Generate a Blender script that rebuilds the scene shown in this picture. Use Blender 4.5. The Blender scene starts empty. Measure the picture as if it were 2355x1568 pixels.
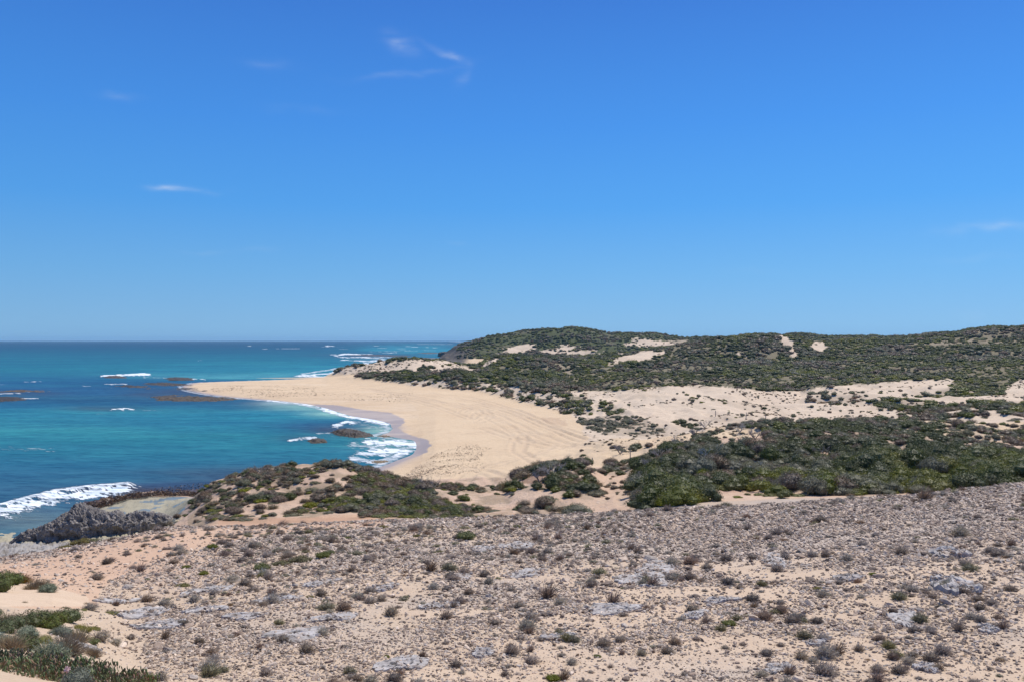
import bpy, math, time
import numpy as np
from mathutils import Vector
T0 = time.time()
sc = bpy.context.scene
C = sc.collection
R = math.radians
rng = np.random.default_rng(7)

# ------------------------------------------------------------------ camera, sky, sun, exposure
CAMZ = 20.0
FD, HX, HY = 1899.0, 1177.0, 783.0          # focal length and principal point used to survey the photograph
cam = bpy.data.cameras.new('camera'); camo = bpy.data.objects.new('camera', cam); C.objects.link(camo)
camo.location = (0, 0, CAMZ); camo.rotation_euler = (R(90), 0, 0)
cam.sensor_width = 36.0; cam.lens = 36.0 * 826.0 / 1024.0; cam.shift_y = -0.0010
cam.clip_start = 0.3; cam.clip_end = 200000.0
sc.camera = camo
SUN_EL, SUN_AZ = R(60), R(38)                # azimuth clockwise from +Y (straight ahead)
w = bpy.data.worlds.new("World"); sc.world = w; w.use_nodes = True
nt = w.node_tree; nt.nodes.clear()
def N(t, ty, **k):
    n = t.nodes.new(ty)
    for a, b in k.items(): setattr(n, a, b)
    return n
def L(t, a, b): t.links.new(a, b)
def mth(t, op, a, b=None, clamp=False):
    n = N(t, 'ShaderNodeMath', operation=op, use_clamp=clamp)
    for i, v in enumerate((a, b)):
        if v is None: continue
        if isinstance(v, (int, float)): n.inputs[i].default_value = v
        else: L(t, v, n.inputs[i])
    return n.outputs[0]
def mixc(t, f, a, b, blend='MIX'):
    n = N(t, 'ShaderNodeMix', data_type='RGBA', blend_type=blend)
    for s, v in ((n.inputs[0], f), (n.inputs[6], a), (n.inputs[7], b)):
        if isinstance(v, (int, float)): s.default_value = v
        elif isinstance(v, tuple): s.default_value = (*v[:3], 1)
        else: L(t, v, s)
    return n.outputs[2]
sky = N(nt, 'ShaderNodeTexSky', sky_type='NISHITA', sun_disc=False)
sky.sun_elevation = SUN_EL; sky.sun_rotation = SUN_AZ
sky.altitude = 0; sky.air_density = 1.0; sky.dust_density = 0.25; sky.ozone_density = 3.0
# thin cirrus wisps, laid on real directions of the sky
geo = N(nt, 'ShaderNodeNewGeometry'); sep = N(nt, 'ShaderNodeSeparateXYZ')
tc = N(nt, 'ShaderNodeTexCoord'); L(nt, tc.outputs['Generated'], sep.inputs[0])
dx, dy, dz = sep.outputs
ydiv = mth(nt, 'MAXIMUM', dy, 0.05)
tx = mth(nt, 'DIVIDE', dx, ydiv); tz = mth(nt, 'DIVIDE', dz, ydiv)
cmb = N(nt, 'ShaderNodeCombineXYZ'); L(nt, tx, cmb.inputs[0]); L(nt, tz, cmb.inputs[1])
wn = N(nt, 'ShaderNodeTexNoise'); wn.inputs['Scale'].default_value = 14; wn.inputs['Detail'].default_value = 7
L(nt, cmb.outputs[0], wn.inputs['Vector'])
wsep = N(nt, 'ShaderNodeSeparateColor'); L(nt, wn.outputs['Color'], wsep.inputs[0])
wx = mth(nt, 'ADD', tx, mth(nt, 'MULTIPLY', mth(nt, 'SUBTRACT', wsep.outputs[0], 0.5), 0.06))
wz = mth(nt, 'ADD', tz, mth(nt, 'MULTIPLY', mth(nt, 'SUBTRACT', wsep.outputs[1], 0.5), 0.03))
def wisp(X, Y, rx, ry, ang, s, arc=0.0):
    cx, cz = (X - HX) / FD, (HY - Y) / FD
    rx, ry = rx / FD, ry / FD
    a = mth(nt, 'SUBTRACT', wx, cx); b = mth(nt, 'SUBTRACT', wz, cz)
    ca, sa = math.cos(ang), math.sin(ang)
    p = mth(nt, 'ADD', mth(nt, 'MULTIPLY', a, ca / rx), mth(nt, 'MULTIPLY', b, sa / rx))
    q = mth(nt, 'ADD', mth(nt, 'MULTIPLY', a, -sa / ry), mth(nt, 'MULTIPLY', b, ca / ry))
    if arc: q = mth(nt, 'ADD', q, mth(nt, 'MULTIPLY', mth(nt, 'MULTIPLY', p, p), arc))
    d = mth(nt, 'ADD', mth(nt, 'MULTIPLY', p, p), mth(nt, 'MULTIPLY', q, q))
    return mth(nt, 'MULTIPLY', mth(nt, 'EXPONENT', mth(nt, 'MULTIPLY', d, -1)), s)
wl = [(915, 100, 34, 16, -0.35, .30, 0), (1010, 118, 50, 8, -0.5, .20, 0), (1040, 130, 22, 8, -.3, .26, 0), (930, 172, 110, 8, .12, .16, -.5), (1055, 178, 22, 14, 1.0, .15, 0),
      (385, 433, 36, 7, 0.02, .55, 0), (440, 436, 60, 6, 0, .18, 0), (620, 152, 50, 10, -.1, .10, 0), (280, 224, 45, 8, -.1, .13, 0), (700, 250, 70, 10, -.1, .07, 0),
      (470, 578, 50, 5, -.05, .12, 0), (590, 577, 30, 5, 0, .10, 0), (2290, 522, 110, 10, .08, .30, 0), (2200, 530, 60, 6, .15, .12, 0), (2240, 725, 40, 12, 0, .08, 0), (2250, 592, 120, 8, .05, .07, 0), (1040, 562, 20, 5, 0, .1, 0), (1730, 628, 60, 8, 0, .05, 0)]
acc = None
for a_ in wl:
    v = wisp(*a_); acc = v if acc is None else mth(nt, 'ADD', acc, v)
fib = N(nt, 'ShaderNodeTexNoise'); fib.inputs['Scale'].default_value = 1; fib.inputs['Detail'].default_value = 7; fib.inputs['Distortion'].default_value = .6
fmp = N(nt, 'ShaderNodeMapping'); fmp.inputs['Scale'].default_value = (22, 90, 1); fmp.inputs['Rotation'].default_value = (0, 0, .25); L(nt, cmb.outputs[0], fmp.inputs[0]); L(nt, fmp.outputs[0], fib.inputs['Vector'])
acc = mth(nt, 'MULTIPLY', acc, mth(nt, 'MULTIPLY', mth(nt, 'SUBTRACT', fib.outputs[0], .26), 1.5), clamp=True)
acc = mth(nt, 'MULTIPLY', acc, mth(nt, 'GREATER_THAN', dy, 0.06))
hr = mth(nt, 'SQRT', mth(nt, 'ADD', mth(nt, 'MULTIPLY', dx, dx), mth(nt, 'MULTIPLY', dy, dy)))
elev = mth(nt, 'DIVIDE', mth(nt, 'ARCTANGENT', mth(nt, 'DIVIDE', mth(nt, 'MAXIMUM', dz, 0.0), mth(nt, 'MAXIMUM', hr, .001))), math.pi / 2)
cr_ = N(nt, 'ShaderNodeValToRGB'); L(nt, elev, cr_.inputs[0])          # clear blue air, deepening with height
stops = [(0.0, (.235, .485, .785)), (.012, (.235, .500, .81)), (.05, (.165, .455, .85)), (.10, (.090, .375, .885)), (.16, (.064, .300, .845)), (.25, (.046, .205, .69)), (.45, (.042, .155, .52)), (1.0, (.03, .11, .38))]
while len(cr_.color_ramp.elements) < len(stops): cr_.color_ramp.elements.new(.5)
for e_, (p_, c_) in zip(cr_.color_ramp.elements, stops): e_.position = p_; e_.color = (*[v * 1.0 for v in c_], 1)
side = mth(nt, 'ADD', 9.9, mth(nt, 'MULTIPLY', dx, 1.5))
blue = N(nt, 'ShaderNodeVectorMath', operation='SCALE'); L(nt, cr_.outputs[0], blue.inputs[0]); L(nt, side, blue.inputs[3])
tint = mixc(nt, 0.96, sky.outputs[0], blue.outputs[0])
skyc = mixc(nt, acc, tint, (7.5, 8.2, 9.0))
bg = N(nt, 'ShaderNodeBackground'); bg.inputs[1].default_value = 0.10
wo = N(nt, 'ShaderNodeOutputWorld'); L(nt, skyc, bg.inputs[0]); L(nt, bg.outputs[0], wo.inputs[0])
sun = bpy.data.lights.new('sun', 'SUN'); sun.energy = 4.9; sun.angle = R(0.5); sun.color = (1.0, 0.945, 0.86)
suno = bpy.data.objects.new('sun', sun); C.objects.link(suno)
sd_ = Vector((math.sin(SUN_AZ) * math.cos(SUN_EL), math.cos(SUN_AZ) * math.cos(SUN_EL), math.sin(SUN_EL)))
suno.rotation_euler = sd_.to_track_quat('Z', 'Y').to_euler(); suno.location = (0, 0, 80)
sc.view_settings.view_transform = 'Standard'; sc.view_settings.look = 'None'
sc.view_settings.exposure = 0.0; sc.view_settings.gamma = 1.0
sc.cycles.max_bounces = 6; sc.cycles.diffuse_bounces = 3; sc.cycles.glossy_bounces = 2; sc.cycles.transparent_max_bounces = 8

# ------------------------------------------------------------------ numeric helpers
def _h(ix, iy, iz, seed):
    n = (ix * 374761393 + iy * 668265263 + iz * 1274126177 + seed * 974634777) & 0xffffffff
    n = ((n ^ (n >> 13)) * 1274126177) & 0xffffffff
    return ((n ^ (n >> 16)) & 0xffff) / 65535.0
def noise2(x, y, seed=0):
    x = np.asarray(x, float); y = np.asarray(y, float)
    ix = np.floor(x).astype(np.int64); iy = np.floor(y).astype(np.int64)
    fx = x - ix; fy = y - iy; fx = fx * fx * (3 - 2 * fx); fy = fy * fy * (3 - 2 * fy)
    a = _h(ix, iy, 0, seed); b = _h(ix + 1, iy, 0, seed); c = _h(ix, iy + 1, 0, seed); d = _h(ix + 1, iy + 1, 0, seed)
    return ((a + (b - a) * fx) * (1 - fy) + (c + (d - c) * fx) * fy) * 2 - 1
def noise3(p, seed=0):
    ip = np.floor(p).astype(np.int64); f = p - ip; f = f * f * (3 - 2 * f)
    x, y, z = ip[:, 0], ip[:, 1], ip[:, 2]; o = 0
    for dx_ in (0, 1):
        for dy_ in (0, 1):
            for dz_ in (0, 1):
                wgt = (f[:, 0] if dx_ else 1 - f[:, 0]) * (f[:, 1] if dy_ else 1 - f[:, 1]) * (f[:, 2] if dz_ else 1 - f[:, 2])
                o = o + wgt * _h(x + dx_, y + dy_, z + dz_, seed)
    return o * 2 - 1
def fbm(x, y, oct=4, seed=0, gain=.5):
    s, a, t = 0, 1, 0
    for i in range(oct):
        s = s + a * noise2(x * 2 ** i + 17.3 * i, y * 2 ** i - 9.1 * i, seed + i); t += a; a *= gain
    return s / t
def fbm3(p, oct=4, seed=0, gain=.5):
    s, a, t = 0, 1, 0
    for i in range(oct):
        s = s + a * noise3(p * 2 ** i + 11.7 * i, seed + i); t += a; a *= gain
    return s / t
def sstep(a, b, x):
    t = np.clip((x - a) / (b - a), 0, 1); return t * t * (3 - 2 * t)
def inpoly(px, py, poly):
    P = np.array(poly, float); px = np.asarray(px); py = np.asarray(py)
    out = np.zeros(px.shape, bool)
    bb = (px >= P[:, 0].min()) & (px <= P[:, 0].max()) & (py >= P[:, 1].min()) & (py <= P[:, 1].max())
    if not bb.any(): return out
    x, y = px[bb], py[bb]; r = np.zeros(x.shape, bool); j = len(P) - 1
    for i in range(len(P)):
        xi, yi, xj, yj = P[i, 0], P[i, 1], P[j, 0], P[j, 1]
        if yi != yj:
            r ^= ((yi > y) != (yj > y)) & (x < (xj - xi) * (y - yi) / (yj - yi) + xi)
        j = i
    out[bb] = r; return out
def dpoly(px, py, pts, closed=False):
    P = np.array(pts, float); d = np.full(np.shape(px), 1e9)
    n = len(P) - (0 if closed else 1)
    for i in range(n):
        a, b = P[i], P[(i + 1) % len(P)]; ab = b - a; l2 = max(ab @ ab, 1e-9)
        t = np.clip(((px - a[0]) * ab[0] + (py - a[1]) * ab[1]) / l2, 0, 1)
        d = np.minimum(d, (px - a[0] - t * ab[0]) ** 2 + (py - a[1] - t * ab[1]) ** 2)
    return np.sqrt(d)
def sea_pt(X, Y, z=0.0):                      # surveyed bearing -> world point on a level surface
    y = (CAMZ - z) * FD / (Y - HY); return ((X - HX) * y / FD, y)

# ------------------------------------------------------------------ mesh helpers
def mesh_np(name, v, f, col=None, mat=None, smooth=False, attrs=None):
    v = np.ascontiguousarray(v, np.float32); f = np.ascontiguousarray(f, np.int32)
    me = bpy.data.meshes.new(name); k = f.shape[1]
    me.vertices.add(len(v)); me.vertices.foreach_set('co', v.ravel())
    me.loops.add(f.size); me.loops.foreach_set('vertex_index', f.ravel())
    me.polygons.add(len(f)); me.polygons.foreach_set('loop_start', np.arange(0, f.size, k, dtype=np.int32))
    me.polygons.foreach_set('use_smooth', np.full(len(f), smooth, bool))
    me.update(calc_edges=True)
    if col is not None:
        a = me.color_attributes.new('col', 'FLOAT_COLOR', 'POINT')
        c = np.ones((len(v), 4), np.float32); c[:, :3] = col; a.data.foreach_set('color', c.ravel())
    for nme, arr in (attrs or {}).items():
        a = me.attributes.new(nme, 'FLOAT', 'POINT'); a.data.foreach_set('value', np.ascontiguousarray(arr, np.float32))
    if mat: me.materials.append(mat)
    return me
def obj(name, me, parent=None, **props):
    o = bpy.data.objects.new(name, me); C.objects.link(o)
    if parent: o.parent = parent
    for k, v in props.items(): o[k] = v
    return o
_ico = {}
def ico(sub):
    if sub not in _ico:
        import bmesh
        bm = bmesh.new(); bmesh.ops.create_icosphere(bm, subdivisions=sub, radius=1)
        _ico[sub] = (np.array([v.co[:] for v in bm.verts]), np.array([[v.index for v in f.verts] for f in bm.faces])); bm.free()
    return _ico[sub]
class Bag:                                    # gathers shapes of ONE mesh
    def __init__(s): s.v = []; s.f = []; s.c = []; s.n = 0
    def add(s, v, f, c):
        f = np.asarray(f)
        if f.shape[1] == 4: f = np.vstack([f[:, [0, 1, 2]], f[:, [0, 2, 3]]])
        s.v.append(v); s.f.append(f + s.n); c = np.asarray(c, float)
        s.c.append(np.broadcast_to(c, (len(v), 3)) if c.ndim == 1 else c); s.n += len(v)
    def mesh(s, name, mat, smooth=False): return mesh_np(name, np.vstack(s.v), np.vstack(s.f), np.vstack(s.c), mat, smooth)

# ------------------------------------------------------------------ materials
def base_mat(name):
    m = bpy.data.materials.new(name); m.use_nodes = True
    t = m.node_tree; t.nodes.clear(); o = N(t, 'ShaderNodeOutputMaterial'); return m, t, o
def noise_node(t, scale, detail=4, vec=None, rough=.55, dist=0):
    n = N(t, 'ShaderNodeTexNoise'); n.inputs['Scale'].default_value = scale; n.inputs['Detail'].default_value = detail
    n.inputs['Roughness'].default_value = rough; n.inputs['Distortion'].default_value = dist
    if vec is not None: L(t, vec, n.inputs['Vector'])
    return n.outputs[0]
def ramp(t, f, a, b, c0=(0, 0, 0), c1=(1, 1, 1)):
    n = N(t, 'ShaderNodeValToRGB'); n.color_ramp.elements[0].position = a; n.color_ramp.elements[1].position = b
    n.color_ramp.elements[0].color = (*c0, 1); n.color_ramp.elements[1].color = (*c1, 1); L(t, f, n.inputs[0]); return n.outputs[0]
def foliage_mat(name, vary=.35, trans=.22, huev=.03):
    m, t, o = base_mat(name)
    at = N(t, 'ShaderNodeAttribute', attribute_name='col'); oi = N(t, 'ShaderNodeObjectInfo')
    h = N(t, 'ShaderNodeHueSaturation'); L(t, at.outputs['Color'], h.inputs['Color'])
    L(t, mth(t, 'ADD', 1 - vary / 2, mth(t, 'MULTIPLY', oi.outputs['Random'], vary)), h.inputs['Value'])
    r2 = mth(t, 'FRACT', mth(t, 'MULTIPLY', oi.outputs['Random'], 37.7))
    L(t, mth(t, 'ADD', .5 - huev / 2, mth(t, 'MULTIPLY', r2, huev)), h.inputs['Hue'])
    L(t, mth(t, 'ADD', .75, mth(t, 'MULTIPLY', mth(t, 'FRACT', mth(t, 'MULTIPLY', oi.outputs['Random'], 91.3)), .4)), h.inputs['Saturation'])
    d = N(t, 'ShaderNodeBsdfPrincipled'); d.inputs['Roughness'].default_value = .55; d.inputs['Specular IOR Level'].default_value = .25
    L(t, h.outputs[0], d.inputs['Base Color'])
    if trans:
        tr = N(t, 'ShaderNodeBsdfTranslucent'); L(t, h.outputs[0], tr.inputs[0])
        mx = N(t, 'ShaderNodeMixShader'); mx.inputs[0].default_value = trans
        L(t, d.outputs[0], mx.inputs[1]); L(t, tr.outputs[0], mx.inputs[2]); L(t, mx.outputs[0], o.inputs[0])
    else: L(t, d.outputs[0], o.inputs[0])
    return m
M_LEAF = foliage_mat('foliage', .22, .22, .02); M_TWIG = foliage_mat('dry_twigs', .3, .1, .02); M_WOOD = foliage_mat('wood', .2, 0, .01)
def rock_mat(name, scale=6, bump=.5, rough=.85, spec=.2, dist=.05, pits=0.0, pale=.35):
    m, t, o = base_mat(name)
    at = N(t, 'ShaderNodeAttribute', attribute_name='col'); tcn = N(t, 'ShaderNodeTexCoord'); ge = N(t, 'ShaderNodeNewGeometry')
    pos = ge.outputs['Position']
    n1 = noise_node(t, scale, 6, pos); n2 = noise_node(t, scale * 4.3, 4, pos, .7)
    c = mixc(t, ramp(t, n1, .38, .62), at.outputs['Color'], (.62, .58, .54), 'MULTIPLY')
    c2 = mixc(t, .6, at.outputs['Color'], c)
    c3 = mixc(t, mth(t, 'MULTIPLY', ramp(t, n2, .5, .7), pale), c2, (.62, .6, .56))
    if pits:
        vo = N(t, 'ShaderNodeTexVoronoi'); vo.inputs['Scale'].default_value = pits; L(t, pos, vo.inputs['Vector'])
        c3 = mixc(t, mth(t, 'MULTIPLY', ramp(t, vo.outputs['Distance'], .1, .45, (1, 1, 1), (0, 0, 0)), .65), c3, (.10, .095, .09))
    p = N(t, 'ShaderNodeBsdfPrincipled'); p.inputs['Roughness'].default_value = rough; p.inputs['Specular IOR Level'].default_value = spec
    L(t, c3, p.inputs['Base Color'])
    b = N(t, 'ShaderNodeBump'); b.inputs['Strength'].default_value = bump; b.inputs['Distance'].default_value = dist
    L(t, mth(t, 'ADD', n1, mth(t, 'MULTIPLY', n2, .5)), b.inputs['Height']); L(t, b.outputs[0], p.inputs['Normal'])
    L(t, p.outputs[0], o.inputs[0]); return m
M_ROCK = rock_mat('limestone', 9, .6)
M_JAG = rock_mat('pitted_limestone', 2.0, 1.0, .9, .15, .25, 3.2)
M_REEF = rock_mat('reef_rock', 1.2, 1.0, .6, .3, .3, 1.5, .04)
M_KELP = rock_mat('wet_kelp', 3, .6, .38, .35, .08, 0, .05)

def terrain_mat(name, near):
    m, t, o = base_mat(name)
    at = N(t, 'ShaderNodeAttribute', attribute_name='col'); ge = N(t, 'ShaderNodeNewGeometry'); pos = ge.outputs['Position']
    wet = N(t, 'ShaderNodeAttribute', attribute_name='wet').outputs['Fac']
    stony = N(t, 'ShaderNodeAttribute', attribute_name='stony').outputs['Fac']
    c = at.outputs['Color']
    s1, s2, s3 = (1.1, 7.0, 30.0) if near else (.09, .7, 4.0)
    n1 = noise_node(t, s1, 6, pos); n2 = noise_node(t, s2, 5, pos); n3 = noise_node(t, s3, 3, pos, .7)
    c = mixc(t, mth(t, 'MULTIPLY', ramp(t, n1, .35, .65), .30), c, mixc(t, 1.0, c, (.80, .74, .70), 'MULTIPLY'))
    c = mixc(t, mth(t, 'MULTIPLY', ramp(t, n2, .45, .65), .22), c, mixc(t, 1.0, c, (.78, .74, .72), 'MULTIPLY'))
    vo = N(t, 'ShaderNodeTexVoronoi'); vo.inputs['Scale'].default_value = 16 if near else 2.2; L(t, pos, vo.inputs['Vector'])
    vs = N(t, 'ShaderNodeSeparateColor'); L(t, vo.outputs['Color'], vs.inputs[0])
    peb = mth(t, 'MULTIPLY', mth(t, 'MULTIPLY', mth(t, 'GREATER_THAN', vs.outputs[0], .35), stony), ramp(t, vo.outputs['Distance'], .32, .5, (1, 1, 1), (0, 0, 0)))
    pc = mixc(t, vs.outputs[1], (.27, .215, .175), (.60, .51, .43))
    c = mixc(t, mth(t, 'MULTIPLY', peb, .8), c, pc)
    p = N(t, 'ShaderNodeBsdfPrincipled'); L(t, c, p.inputs['Base Color'])
    L(t, mth(t, 'SUBTRACT', .95, mth(t, 'MULTIPLY', wet, .62)), p.inputs['Roughness'])
    L(t, mth(t, 'ADD', .1, mth(t, 'MULTIPLY', wet, .5)), p.inputs['Specular IOR Level'])
    b = N(t, 'ShaderNodeBump'); b.inputs['Distance'].default_value = .04 if near else .35
    L(t, mth(t, 'SUBTRACT', .55, mth(t, 'MULTIPLY', wet, .5)), b.inputs['Strength'])
    hgt = mth(t, 'ADD', mth(t, 'ADD', n2, mth(t, 'MULTIPLY', n3, .5)), mth(t, 'MULTIPLY', peb, .8))
    L(t, hgt, b.inputs['Height']); L(t, b.outputs[0], p.inputs['Normal']); L(t, p.outputs[0], o.inputs[0]); return m
M_NEAR = terrain_mat('stony_ground', True); M_FAR = terrain_mat('dune_sand', False)

# ------------------------------------------------------------------ terrain: surveyed cross lines (bearing X, distance y, ('z', h) or sight line Y)
def zz(v): return ('z', v)
ROWS = [
 [(-900, 1, zz(18.3)), (3300, 1, zz(18.3))],
 [(-900, 7.5, zz(16.9)), (0, 7.5, zz(16.9)), (300, 7.5, zz(16.7)), (600, 8, zz(16.0)), (3300, 8, zz(16.0))],
 [(-900, 12, zz(15.6)), (0, 12, 1500), (150, 12, 1530), (300, 12.5, 1600), (600, 13, 1620), (1200, 13.5, 1640), (3300, 13.5, 1640)],
 [(-900, 18, 1400), (0, 18, 1396), (120, 18, 1410), (300, 20, 1430), (600, 20, 1430), (1200, 20, 1434), (1800, 20, 1425), (2354, 20, 1400), (3300, 20, 1380)],
 [(-900, 30, 1330), (0, 30, 1322), (300, 30, 1318), (600, 30, 1308), (1200, 30, 1292), (1800, 30, 1270), (2354, 30, 1238), (3300, 30, 1205)],
 [(-900, 52, 1340), (0, 52, 1292), (130, 52, 1268), (240, 54, 1245), (400, 56, 1212), (600, 58, 1203), (850, 56, 1198), (1300, 52, 1186), (1450, 50, 1178), (1800, 48, 1160), (2100, 46, 1140), (2354, 45, 1118), (3300, 44, 1070)],
 [(-900, 60, zz(2)), (0, 60, zz(1.7)), (130, 60, zz(1.7)), (250, 61, zz(2.4)), (400, 64, zz(4.6)), (500, 64, zz(5.9)), (600, 64, 1201), (850, 62, 1196), (1300, 60, zz(7)), (1450, 60, zz(7)), (1600, 58, zz(8.0)), (1800, 58, zz(8.6)), (2100, 58, zz(9.0)), (2354, 60, zz(9.2)), (3300, 60, zz(10))],
 [(-900, 72, zz(1.2)), (250, 72, zz(1.2)), (330, 73, zz(1.5)), (400, 74, zz(3.0)), (437, 74, zz(3.8)), (500, 72, 1182), (600, 72, 1168), (850, 72, 1160), (1000, 70, 1178), (1150, 70, 1172), (1300, 70, 1165), (1400, 70, 1160), (1450, 69, 1155), (1500, 67, 1140), (1650, 66, 1136), (1800, 66, 1130), (2100, 68, 1122), (2354, 70, 1090), (3300, 70, 1060)],
 [(-900, 88, zz(-.3)), (150, 88, zz(-.15)), (230, 88, zz(.45)), (380, 88, zz(.6)), (430, 88, 1156), (480, 88, 1118), (560, 88, 1090), (620, 88, 1080), (700, 88, 1072), (780, 88, 1064), (850, 88, 1086), (900, 88, 1105), (960, 88, 1118), (1030, 88, 1126), (1100, 88, 1132), (1160, 88, 1130), (1195, 89, 1098), (1230, 90, 1076), (1300, 90, 1066), (1345, 90, 1068), (1370, 90, 1090), (1390, 90, 1106), (1440, 90, 1102), (1470, 86, 1090), (1500, 84, 1075), (1550, 86, 1062), (1650, 92, 1042), (1770, 95, 1020), (1850, 95, 1015), (2000, 95, 1018), (2200, 90, 1040), (2354, 90, 1056), (3300, 90, 1060)],
 [(-900, 112, zz(-1.5)), (170, 108, zz(-1.2)), (290, 103.5, zz(.3)), (430, 103.5, zz(.35)), (480, 106, zz(-.6)), (600, 105, zz(-.6)), (780, 105, zz(-.4)), (900, 107, zz(.9)), (1000, 107, zz(1.5)), (1160, 107, zz(1.9)), (1220, 105, zz(2.2)), (1300, 107, zz(2.5)), (1390, 109, zz(3.2)), (1450, 109, zz(3.7)), (1500, 109, 1050), (1550, 112, 1034), (1650, 115, 1008), (1770, 118, 992), (1850, 118, 988), (2000, 120, 988), (2200, 120, 995), (2354, 120, 1008), (3300, 120, 1010)],
 [(-900, 140, zz(-3)), (800, 140, zz(-3)), (1000, 142, zz(.8)), (1300, 144, zz(2.2)), (1390, 145, zz(2.9)), (1500, 148, zz(3.3)), (1550, 150, zz(3.6)), (1650, 155, zz(4.2)), (1770, 162, zz(4.7)), (1850, 163, zz(4.9)), (2000, 163, zz(5.4)), (2354, 165, zz(6.4)), (3300, 165, zz(7))],
 [(-900, 380, zz(-5)), (560, 390, zz(-5)), (700, 402, zz(-1)), (755, 402, zz(.9)), (860, 360, zz(1.9)), (950, 310.7, zz(2)), (1100, 278, zz(2)), (1200, 225, zz(2.1)), (1290, 197, zz(2.4)), (1400, 172, zz(3.2)), (1430, 165, zz(3.3)), (1500, 166, zz(4)), (1600, 175, zz(4.4)), (1770, 185, zz(4.9)), (1850, 188, zz(5)), (2000, 190, zz(5.5)), (2354, 190, zz(6.6)), (3300, 190, zz(7))],
 [(-900, 425, zz(-5)), (700, 425, zz(-1.5)), (755, 425, zz(1)), (800, 395, 869), (870, 375, 868), (950, 340, 870), (1050, 320, 870), (1130, 305, 872), (1250, 258, 890), (1300, 232, 915), (1380, 225, 908), (1450, 225, 898), (1500, 225, 894), (1560, 225, 891), (1700, 225, 895), (1800, 225, 912), (1840, 228, 916), (1870, 232, 898), (2000, 240, 886), (2180, 240, 877), (2250, 235, 905), (2300, 230, 900), (2354, 230, 882), (3300, 230, 875)],
 [(-900, 440, zz(-5)), (755, 434, zz(.6)), (800, 415, zz(2.2)), (870, 410, zz(3.0)), (950, 400, zz(4)), (1050, 400, zz(4.2)), (1130, 395, 858), (1250, 340, 869), (1300, 320, 880), (1380, 300, 884), (1500, 300, 876), (1700, 290, 886), (1800, 290, 888), (2000, 290, 872), (2180, 300, 862), (2354, 300, 852), (3300, 300, 845)],
 [(-900, 460, zz(-5)), (720, 450, zz(-3)), (762, 442, zz(2.2)), (790, 437, 853), (830, 437, 844), (860, 440, 838), (900, 440, 831), (950, 445, 827), (1010, 450, 831), (1060, 450, 841), (1100, 450, 848), (1130, 455, 830), (1160, 460, 824), (1250, 450, 830), (1380, 430, 836), (1500, 420, 839), (1700, 400, 842), (1800, 400, 848), (2000, 400, 832), (2180, 400, 818), (2354, 400, 804), (3300, 400, 790)],
 [(-900, 520, zz(-5)), (1000, 520, zz(-4)), (1060, 520, zz(0)), (1100, 520, zz(3)), (1160, 520, zz(7)), (1250, 520, zz(8)), (1380, 500, 827), (1400, 500, 820), (1530, 490, 808), (1580, 480, 795), (1650, 480, 781), (1720, 480, 775), (1830, 480, 777), (1860, 490, 790), (1900, 500, 789), (2000, 500, 785), (2100, 500, 778), (2200, 500, 768), (2270, 500, 756), (2354, 500, 756), (3300, 500, 735)],
 [(-900, 640, zz(-5)), (1000, 640, zz(-5)), (1100, 640, zz(.5)), (1250, 640, zz(3)), (1500, 640, zz(5)), (1650, 640, zz(10)), (2354, 640, zz(18)), (3300, 640, zz(22))],
 [(-900, 760, zz(-5)), (985, 760, zz(-5)), (1008, 760, zz(.5)), (1100, 760, zz(2.4)), (1150, 760, 823), (1300, 760, 823), (1500, 760, zz(6)), (2354, 760, zz(15)), (3300, 760, zz(20))],
 [(-900, 820, zz(-5)), (985, 820, zz(-5)), (1000, 820, zz(-1)), (1012, 820, zz(3)), (1060, 820, 806), (1150, 820, 800), (1250, 820, 796), (1400, 820, 795), (1500, 820, 790), (2354, 820, 780), (3300, 820, 780)],
 [(-900, 900, zz(-5)), (1000, 900, zz(-5)), (1016, 895, zz(0)), (1030, 895, 811), (1048, 895, 799), (1070, 900, 790), (1100, 900, 782), (1150, 900, 773), (1200, 900, 765), (1250, 900, 761), (1290, 900, 759), (1310, 900, 754), (1350, 900, 760), (1400, 900, 770), (1450, 900, 768), (1500, 900, 767), (1540, 900, 777), (1600, 900, 779), (1700, 900, 778), (1850, 900, 772), (1900, 900, 776), (2100, 900, 778), (2354, 900, 770), (3300, 900, 765)],
 [(-900, 1100, zz(-5)), (1060, 1100, zz(-5)), (1120, 1100, zz(8)), (1300, 1100, zz(22)), (3300, 1100, zz(18))],
 [(-900, 1500, zz(-5)), (1130, 1500, zz(-5)), (1300, 1500, zz(4)), (3300, 1500, zz(8))],
]
Xc = np.concatenate([np.arange(-900, -20, 14), np.arange(-20, 2374, 3.0), np.arange(2374, 3301, 14)])
NR = 1020
yr = np.exp(np.linspace(math.log(3.0), math.log(1500.0), NR))
K = len(ROWS); YK = np.zeros((K, len(Xc))); ZK = np.zeros((K, len(Xc)))
for k, row in enumerate(ROWS):
    xs = np.array([r[0] for r in row], float); ys = np.array([r[1] for r in row], float)
    zs = np.array([r[2][1] if isinstance(r[2], tuple) else CAMZ - (r[2] - HY) * r[1] / FD for r in row])
    YK[k] = np.interp(Xc, xs, ys); ZK[k] = np.interp(Xc, xs, zs)
def smooth_cols(A, w):                       # smooth along bearing
    ker = np.exp(-np.linspace(-2, 2, w) ** 2); ker /= ker.sum(); p = w // 2
    return np.array([np.convolve(np.pad(r, p, mode='edge'), ker, 'valid') for r in A])
YK = smooth_cols(YK, 9); ZK = smooth_cols(ZK, 5)
for k in range(1, K): YK[k] = np.maximum(YK[k], YK[k - 1] * 1.004 + .05)
H = np.diff(YK, axis=0); D = np.diff(ZK, axis=0) / H
S = np.zeros_like(ZK); S[0] = D[0]; S[-1] = D[-1]
same = D[1:] * D[:-1] > 0
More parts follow.
